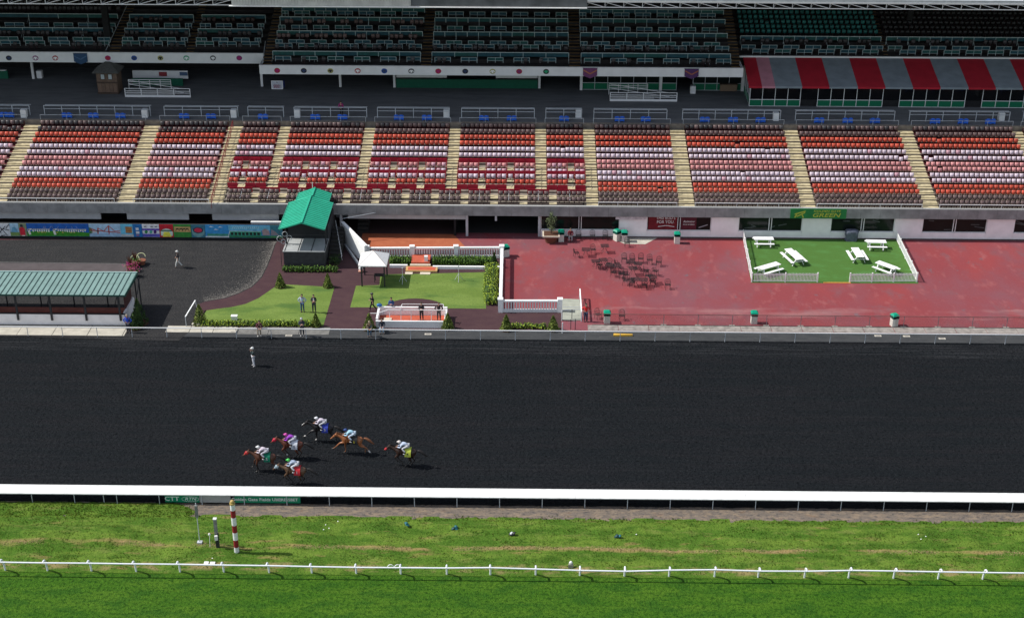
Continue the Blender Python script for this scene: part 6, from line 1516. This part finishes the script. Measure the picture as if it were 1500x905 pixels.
standing(546, 455, 185, 'person in a black suit striding past the winners stand', pose='walk', top=(.012, .012, .014), legs=(.012, .012, .014), capc=(.05, .05, .05))
p = G(571, 458, .1); person(-11.9, 119.42, .03, math.radians(-90), 'person in a blue top leaning on the rear wall of the winners stand', pose='folded', top=(.03, .07, .2), legs=(.06, .08, .12))
person(rx0+4.0, ry0+1.15, .22, math.radians(-90), 'person in a dark jacket on the red floor of the winners stand, left of two', pose='folded', top=(.02, .02, .025), legs=(.02, .02, .03))
person(rx0+5.55, ry0+1.15, .22, math.radians(-88), 'person in a dark jacket on the winners stand, right of two', pose='hips', top=(.03, .02, .025), legs=(.03, .03, .035))
standing(560, 486, -90, 'person in a dark green jacket and light jeans in front of the winners stand', pose='sit', top=(.03, .045, .05), legs=(.22, .3, .4), z=.03)
t = small('folding_stool', 560, 484, 'small dark stool under the person in front of the winners stand', 'stool', lambda t: (MB().box(-.2, .2, -.16, .18, .36, .4).local('seat', darkmetal, t), [MB().box(sx*.16-.015, sx*.16+.015, sy*.13-.015, sy*.13+.015, 0, .36).local('leg', darkmetal, t) for sx in (-1, 1) for sy in (-1, 1)]), .03)
standing(541.5, 493, -80, 'person in a khaki top and blue jeans by the cone shrub at the outer rail', pose='lean', top=(.12, .10, .06), legs=(.07, .12, .18), capc=(.2, .16, .1))
standing(858, 471, -95, 'person in a bright red shirt standing at the end of the chain link fence', pose='hips', top=(.5, .015, .02), legs=(.02, .03, .07), bare=True)
standing(835.5, 352, -90, 'person in a dark red hoodie sitting low against the white wall', pose='sit', top=(.16, .012, .02), legs=(.3, .3, .32))
t = small('wall_stool', 835.5, 351, 'low stool under the person in the dark red hoodie', 'stool', lambda t: (MB().box(-.2, .2, -.16, .18, .34, .4).local('seat', darkmetal, t), MB().tube((0, 0, 0), (0, 0, .34), .05).local('leg', darkmetal, t)), .03)
standing(500.5, 169, -90, 'person in a magenta top behind the concourse railing', z=ZC, pose='lean', top=(.3, .02, .14), legs=(.02, .02, .03))
p = GY(556.5, 449, 119.6)
t = thing('blue_bag', 'bright blue bag resting on the rear wall of the winners stand', 'bag', (p.x, ry1-.09, 1.0))
MB().ell((0, 0, .16), (.26, .09, .18), 9, 6).local('bag_body', M('bag_blue', (.03, .16, .42), .6), t); MB().path([(-.1, 0, .3), (-.06, 0, .42), (.06, 0, .42), (.1, 0, .3)], .014).local('handle', darkmetal, t)
# pushchair-like black frame behind the person in red
p = G(857, 462); t = thing('black_trolley', 'tall black folding frame behind the person in red', 'trolley', (p.x, p.y, .03))
for sx in (-.16, .16): MB().path([(sx, 0, 0), (sx, .1, 1.3), (sx*.6, .12, 1.5)], .02).local('upright', darkmetal, t)
MB().tube((-.1, .12, 1.5), (.1, .12, 1.5), .02).tube((-.16, .06, .7), (.16, .06, .7), .02).tube((-.16, .0, .1), (.16, .0, .1), .02).local('crossbar', darkmetal, t)

# ================================================================== HORSES
def horsemat(name, c, sock=None, point=(.012, .009, .008)):
    m = D.materials.new(name); m.use_nodes = True; N, L, b = nodes_of(m); b.inputs['Roughness'].default_value = .38; b.inputs['Specular IOR Level'].default_value = .45
    tc = N.new('ShaderNodeTexCoord'); sp = N.new('ShaderNodeSeparateXYZ'); L.new(tc.outputs['Object'], sp.inputs[0])
    mr = N.new('ShaderNodeMapRange'); mr.inputs[1].default_value = .45; mr.inputs[2].default_value = .85; L.new(sp.outputs[2], mr.inputs[0])
    no = N.new('ShaderNodeTexNoise'); no.inputs['Scale'].default_value = 4; L.new(tc.outputs['Object'], no.inputs['Vector'])
    m1 = N.new('ShaderNodeMix'); m1.data_type = 'RGBA'; m1.inputs[6].default_value = (*[q*.75 for q in c], 1); m1.inputs[7].default_value = (*[q*1.2 for q in c], 1); L.new(no.outputs[0], m1.inputs[0])
    m2 = N.new('ShaderNodeMix'); m2.data_type = 'RGBA'; m2.inputs[6].default_value = (*point, 1); L.new(mr.outputs[0], m2.inputs[0]); L.new(m1.outputs[2], m2.inputs[7]); L.new(m2.outputs[2], b.inputs['Base Color'])
    return m
LEGS = {
 'ext': dict(FL=[(.50, .15, 1.08), (.88, .14, .98), (1.22, .13, .62), (1.36, .12, .50), (1.46, .12, .44)], FR=[(.46, -.15, 1.05), (.55, -.14, .62), (.50, -.13, .22), (.56, -.13, .10), (.62, -.13, .03)],
             HL=[(-.62, .15, 1.10), (-.70, .17, .84), (-1.12, .15, .70), (-1.36, .14, .34), (-1.48, .14, .26)], HR=[(-.60, -.15, 1.10), (-.55, -.17, .84), (-.95, -.15, .60), (-1.0, -.14, .20), (-.98, -.14, .08)]),
 'gath': dict(FL=[(.46, .15, 1.05), (.74, .14, .80), (.52, .13, .46), (.38, .12, .40), (.32, .12, .34)], FR=[(.46, -.15, 1.05), (.62, -.14, .66), (.30, -.13, .30), (.22, -.13, .20), (.2, -.13, .12)],
              HL=[(-.55, .15, 1.10), (-.32, .18, .86), (-.50, .15, .50), (-.16, .14, .22), (-.04, .14, .12)], HR=[(-.58, -.15, 1.10), (-.42, -.17, .84), (-.70, -.15, .50), (-.46, -.14, .14), (-.36, -.14, .04)]),
 'lead': dict(FL=[(.48, .15, 1.05), (.60, .14, .62), (.50, .13, .22), (.54, .12, .10), (.62, .12, .03)], FR=[(.46, -.15, 1.05), (.78, -.14, .85), (.86, -.13, .45), (.92, -.13, .34), (.98, -.13, .26)],
              HL=[(-.60, .15, 1.10), (-.60, .17, .84), (-1.02, .15, .66), (-1.22, .14, .34), (-1.32, .14, .28)], HR=[(-.58, -.15, 1.10), (-.45, -.17, .84), (-.80, -.15, .52), (-.62, -.14, .16), (-.54, -.14, .05)])}
def horse(px, py, rz, label, hm, pose, clothc, num, numc, hood=None, blaze=False, socks=(), neck=0.):
    p = G(px, py, 0); t = thing('racehorse', label, 'horse', (p.x, p.y, .01), PI+math.radians(rz), 'horses racing on the dark track')
    sp = dict(tr=((-.90, 0, 1.40), .10), cr=((-.72, 0, 1.34), .245), lo=((-.42, 0, 1.34), .265), ba=((-.10, 0, 1.28), .29), gi=((.20, 0, 1.24), .30), ch=((.46, 0, 1.27), .25), wi=((.40, 0, 1.46), .10),
              n1=((.66, 0, 1.42), .19), n2=((.90, 0, 1.58-neck), .135), po=((1.14, 0, 1.70-neck), .105), ck=((1.24, 0, 1.62-neck), .115), fa=((1.40, 0, 1.47-neck), .078), no=((1.58, 0, 1.31-neck), .058), li=((1.62, 0, 1.27-neck), .045))
    E_ = [('tr', 'cr'), ('cr', 'lo'), ('lo', 'ba'), ('ba', 'gi'), ('gi', 'ch'), ('ch', 'n1'), ('n1', 'n2'), ('n2', 'po'), ('po', 'ck'), ('ck', 'fa'), ('fa', 'no'), ('no', 'li'), ('gi', 'wi')]
    V = {k: (Vc(a), b) for k, (a, b) in sp.items()}
    for lg, pts in LEGS[pose].items():
        r = [.125, .068, .040, .040, .048] if lg[0] == 'F' else [.17, .115, .055, .040, .048]
        for i, (q, rr) in enumerate(zip(pts, r)): V[lg+str(i)] = (Vc(q), rr)
        q3, q2 = Vc(pts[3]), Vc(pts[2]); V[lg+'c'] = (q2.lerp(q3, .5), .032)
        E_ += [('ch' if lg[0] == 'F' else 'cr', lg+'0'), (lg+'0', lg+'1'), (lg+'1', lg+'2'), (lg+'2', lg+'c'), (lg+'c', lg+'3'), (lg+'3', lg+'4')]
    for s in (-1, 1): V['ear%d' % s] = (Vc((1.13, s*.07, 1.87-neck)), .016); V['eb%d' % s] = (Vc((1.13, s*.055, 1.79-neck)), .035); E_ += [('po', 'eb%d' % s), ('eb%d' % s, 'ear%d' % s)]
    skinned('body', V, E_, hm, t, 'ba', 2)
    hoof = M('hoof', (.05, .045, .04), .6); wsock = M('white_sock', (.6, .58, .55), .7)
    for lg, pts in LEGS[pose].items():
        a, b = Vc(pts[3]), Vc(pts[4]); d = (b-a).normalized(); MB().tube(a.lerp(b, .4), b+d*.05, .045, .062, 8).local('hoof', hoof, t)
        if lg in socks: MB().tube(a.lerp(Vc(pts[2]), .35), a.lerp(b, .45), .050, .056, 8).local('sock', wsock, t)
    hair = M('black_hair', (.012, .01, .01), .6) if 'chestnut' not in label else M('chestnut_hair', (.16, .06, .025), .6)
    skinned('tail', {'a': (Vc((-.93, 0, 1.42)), .07), 'b': (Vc((-1.12, 0, 1.42)), .10), 'c': (Vc((-1.34, .02, 1.30)), .12), 'd': (Vc((-1.56, .04, 1.12)), .09), 'e': (Vc((-1.76, .04, .98)), .03)}, [('a', 'b'), ('b', 'c'), ('c', 'd'), ('d', 'e')], hair, t, 'a', 1)
    mb = MB()
    for i in range(12):
        u = i/11; c = Vc((.52, 0, 1.60)).lerp(Vc((1.08, 0, 1.82-neck)), u); mb.obox(c+Vc((-.03, random.uniform(-.03, .03), 0)), (.10, .05, .13), mat=Matrix.Rotation(-.5+random.uniform(-.3, .3), 3, 'Y'))
    mb.local('mane', hair, t)
    mb = MB()
    for s in (-1, 1): mb.ell((1.26, s*.095, 1.67-neck), (.022, .014, .02), 6, 4)
    mb.local('eyes', darkmetal, t)
    if hood:
        hmt = cloth('hood_%.2f_%.2f' % hood[:2], hood, .5)
        skinned('hood', {'a': (Vc((1.10, 0, 1.68-neck)), .122), 'b': (Vc((1.25, 0, 1.62-neck)), .130), 'c': (Vc((1.42, 0, 1.46-neck)), .092), 'd': (Vc((1.50, 0, 1.39-neck)), .078)}, [('a', 'b'), ('b', 'c'), ('c', 'd')], hmt, t, 'b', 1)
    else:
        mb = MB(); bm_ = M('leather_tack', (.03, .015, .01), .5)
        for c, r in (((1.42, 0, 1.45-neck), .088), ((1.2, 0, 1.66-neck), .125)):
            mb.path([Vc(c)+Vc((0, r*math.cos(a), 0))+Vc((.75, 0, .65))*r*math.sin(a) for a in [2*PI*i/10 for i in range(11)]], .012, 4)
        mb.local('bridle', bm_, t)
    if blaze: MB().obox((1.47, 0, 1.50-neck), (.34, .07, .03), mat=Matrix.Rotation(.72, 3, 'Y')).local('blaze', wsock, t)
    rn = MB()
    for s in (-1, 1): rn.tube((1.5, s*.07, 1.33-neck), (.66, s*.09, 1.73), .010, n=4)
    rn.local('reins', M('leather_tack', (.03, .015, .01), .5), t)
    # saddlecloth draped over the loin, with its number
    mb = MB(); vs = []; xs_ = [-.50, -.40, -.27, -.14, -.02]; A = [-2.0, -1.7, -1.35, -.9, -.45, 0, .45, .9, 1.35, 1.7, 2.0]
    for X in xs_:
        for a in A: rr = .335+.01*math.sin(X*20+a*3); dz = -.12 if abs(a) > 1.9 else (-.04 if abs(a) > 1.6 else 0); vs.append((X, rr*math.sin(a) if abs(a) < 1.6 else math.copysign(rr+.01, a), 1.31+rr*math.cos(min(abs(a), 1.57))+(-(abs(a)-1.57)*.4 if abs(a) > 1.57 else 0)+dz))
    n = len(A); mb.add(vs, [(i*n+j, i*n+j+1, (i+1)*n+j+1, (i+1)*n+j) for i in range(len(xs_)-1) for j in range(n-1)], 0, True)
    sc = mb.local('saddlecloth', cloth('scloth_%.2f_%.2f_%.2f' % clothc, clothc), t)
    for s in (1, -1):
        o = text('number', num, .30, cloth('num_%.1f_%.1f' % numc[:2], numc), None, (0, 0, 0), ext=.004); o.parent = sc; o.location = (-.26, s*.358, 1.26); o.rotation_euler = (PI/2, 0, PI if s > 0 else 0)
    mb = MB(); mb.ell((.02, 0, 1.60), (.22, .13, .07), 10, 6).local('saddle', M('leather_tack', (.03, .015, .01), .5), t)
    for s in (-1, 1): MB().tube((0, s*.27, 1.52), (-.03, s*.34, 1.28), .012).box(-.08, .08, s*.35-.05, s*.35+.05, 1.245, 1.27).local('stirrup', greywhite, t)
    return t, p
def jockey(h, label, top, legs, capc, topn=None):
    t, p = h
    return person(p.x, p.y, .01, t.rotation_euler.z, label, pose='jockey', top=top, legs=legs, capc=capc, boots=True, shoe=(.02, .02, .02), topn=topn)
bay = horsemat('bay_coat', (.095, .036, .020)); dbay = horsemat('dark_bay_coat', (.034, .017, .012)); blk = horsemat('near_black_coat', (.014, .012, .013)); chn = horsemat('chestnut_coat', (.27, .095, .033), point=(.20, .08, .035)); bay2 = horsemat('red_bay_coat', (.12, .038, .022)); gb = horsemat('golden_bay_coat', (.10, .055, .03))
check = M('blue_white_check', (.5, .55, .62), .7, .1, 14, c2=(.10, .16, .30))
H1 = horse(389, 690, -4, 'leading bay racehorse with a red hood and green saddlecloth', bay, 'lead', (.0, .14, .08), '5', (.6, .6, .6), hood=(.42, .03, .03), socks=(), neck=.02)
jockey(H1, 'jockey in white with a white cap crouching on the leading bay horse', (.50, .44, .50), (.46, .45, .50), (.58, .58, .58))
H2 = horse(429, 671.5, -6, 'reddish bay racehorse with a red hood and white saddlecloth, second from left', bay2, 'gath', (.55, .58, .64), '2', (.05, .05, .1), hood=(.5, .02, .05), socks=('FL',))
jockey(H2, 'jockey in purple with a pink cap on the reddish bay horse', (.26, .04, .38), (.46, .47, .52), (.5, .06, .3))
H3 = horse(473.5, 647, -6, 'near-black racehorse with white feet and a blue saddlecloth', blk, 'ext', (.03, .05, .34), '3', (.6, .6, .65), blaze=True, socks=('FL', 'FR'))
jockey(H3, 'jockey in lilac white with a white cap on the near-black horse', (.50, .45, .52), (.46, .46, .50), (.58, .58, .6))
H4 = horse(516, 664.5, -5, 'bright chestnut racehorse stretched out behind the near-black one', chn, 'ext', (.02, .02, .02), '6', (.6, .5, .05), socks=('HL',), neck=.06)
jockey(H4, 'jockey in pale blue with a navy cap on the chestnut horse', (.30, .50, .62), (.48, .56, .66), (.02, .05, .18))
H5 = horse(594, 682.5, -7, 'dark bay racehorse with a red noseband running last and alone', dbay, 'gath', (.42, .48, .06), '4', (.02, .02, .02), hood=None, neck=.05)
noseb = [o for o in H5[0].children if o.name.startswith('bridle')][0]; MB().tube((1.36, 0, 1.46), (1.52, 0, 1.32), .100, .078, 8).local('red_noseband', cloth('hood_red2', (.45, .03, .04)), H5[0])
jockey(H5, 'jockey in white and blue with a white cap on the last dark bay horse', (.40, .46, .58), (.48, .48, .52), (.56, .52, .5))
H6 = horse(433, 709.5, -6, 'golden bay racehorse with a red saddlecloth nearest the white inner rail', gb, 'gath', (.45, .02, .03), '1', (.62, .55, .55), hood=(.30, .38, .42), neck=.1)
jockey(H6, 'jockey in blue and white checks with a green cap nearest the inner rail', (.4, .45, .5), (.55, .56, .6), (.06, .45, .08), topn=check)

# clods and churned dirt flung up behind the hooves
cl = MB()
for h_, p_ in (H1, H2, H3, H4, H5, H6):
    for _ in range(130):
        d = random.random()**1.3*5; x = p_.x-.8+d; y = p_.y+random.gauss(0, .28+.06*d); z = max(.02, random.gauss(.0, .22)*math.exp(-d*.5)) if random.random() < .45 else .015
        r_ = random.uniform(.015, .05); cl.ell((x, y, z), (r_*1.3, r_, r_*.8), 5, 3)
tag(cl.build('dirt_clods', M('track_clod', (.006, .007, .008), .95, .4, 5, c2=(.03, .031, .034))), 'dark clods of track dirt flung up behind the galloping horses', 'dirt', kind='stuff')
D.scenes.remove(_tmp)
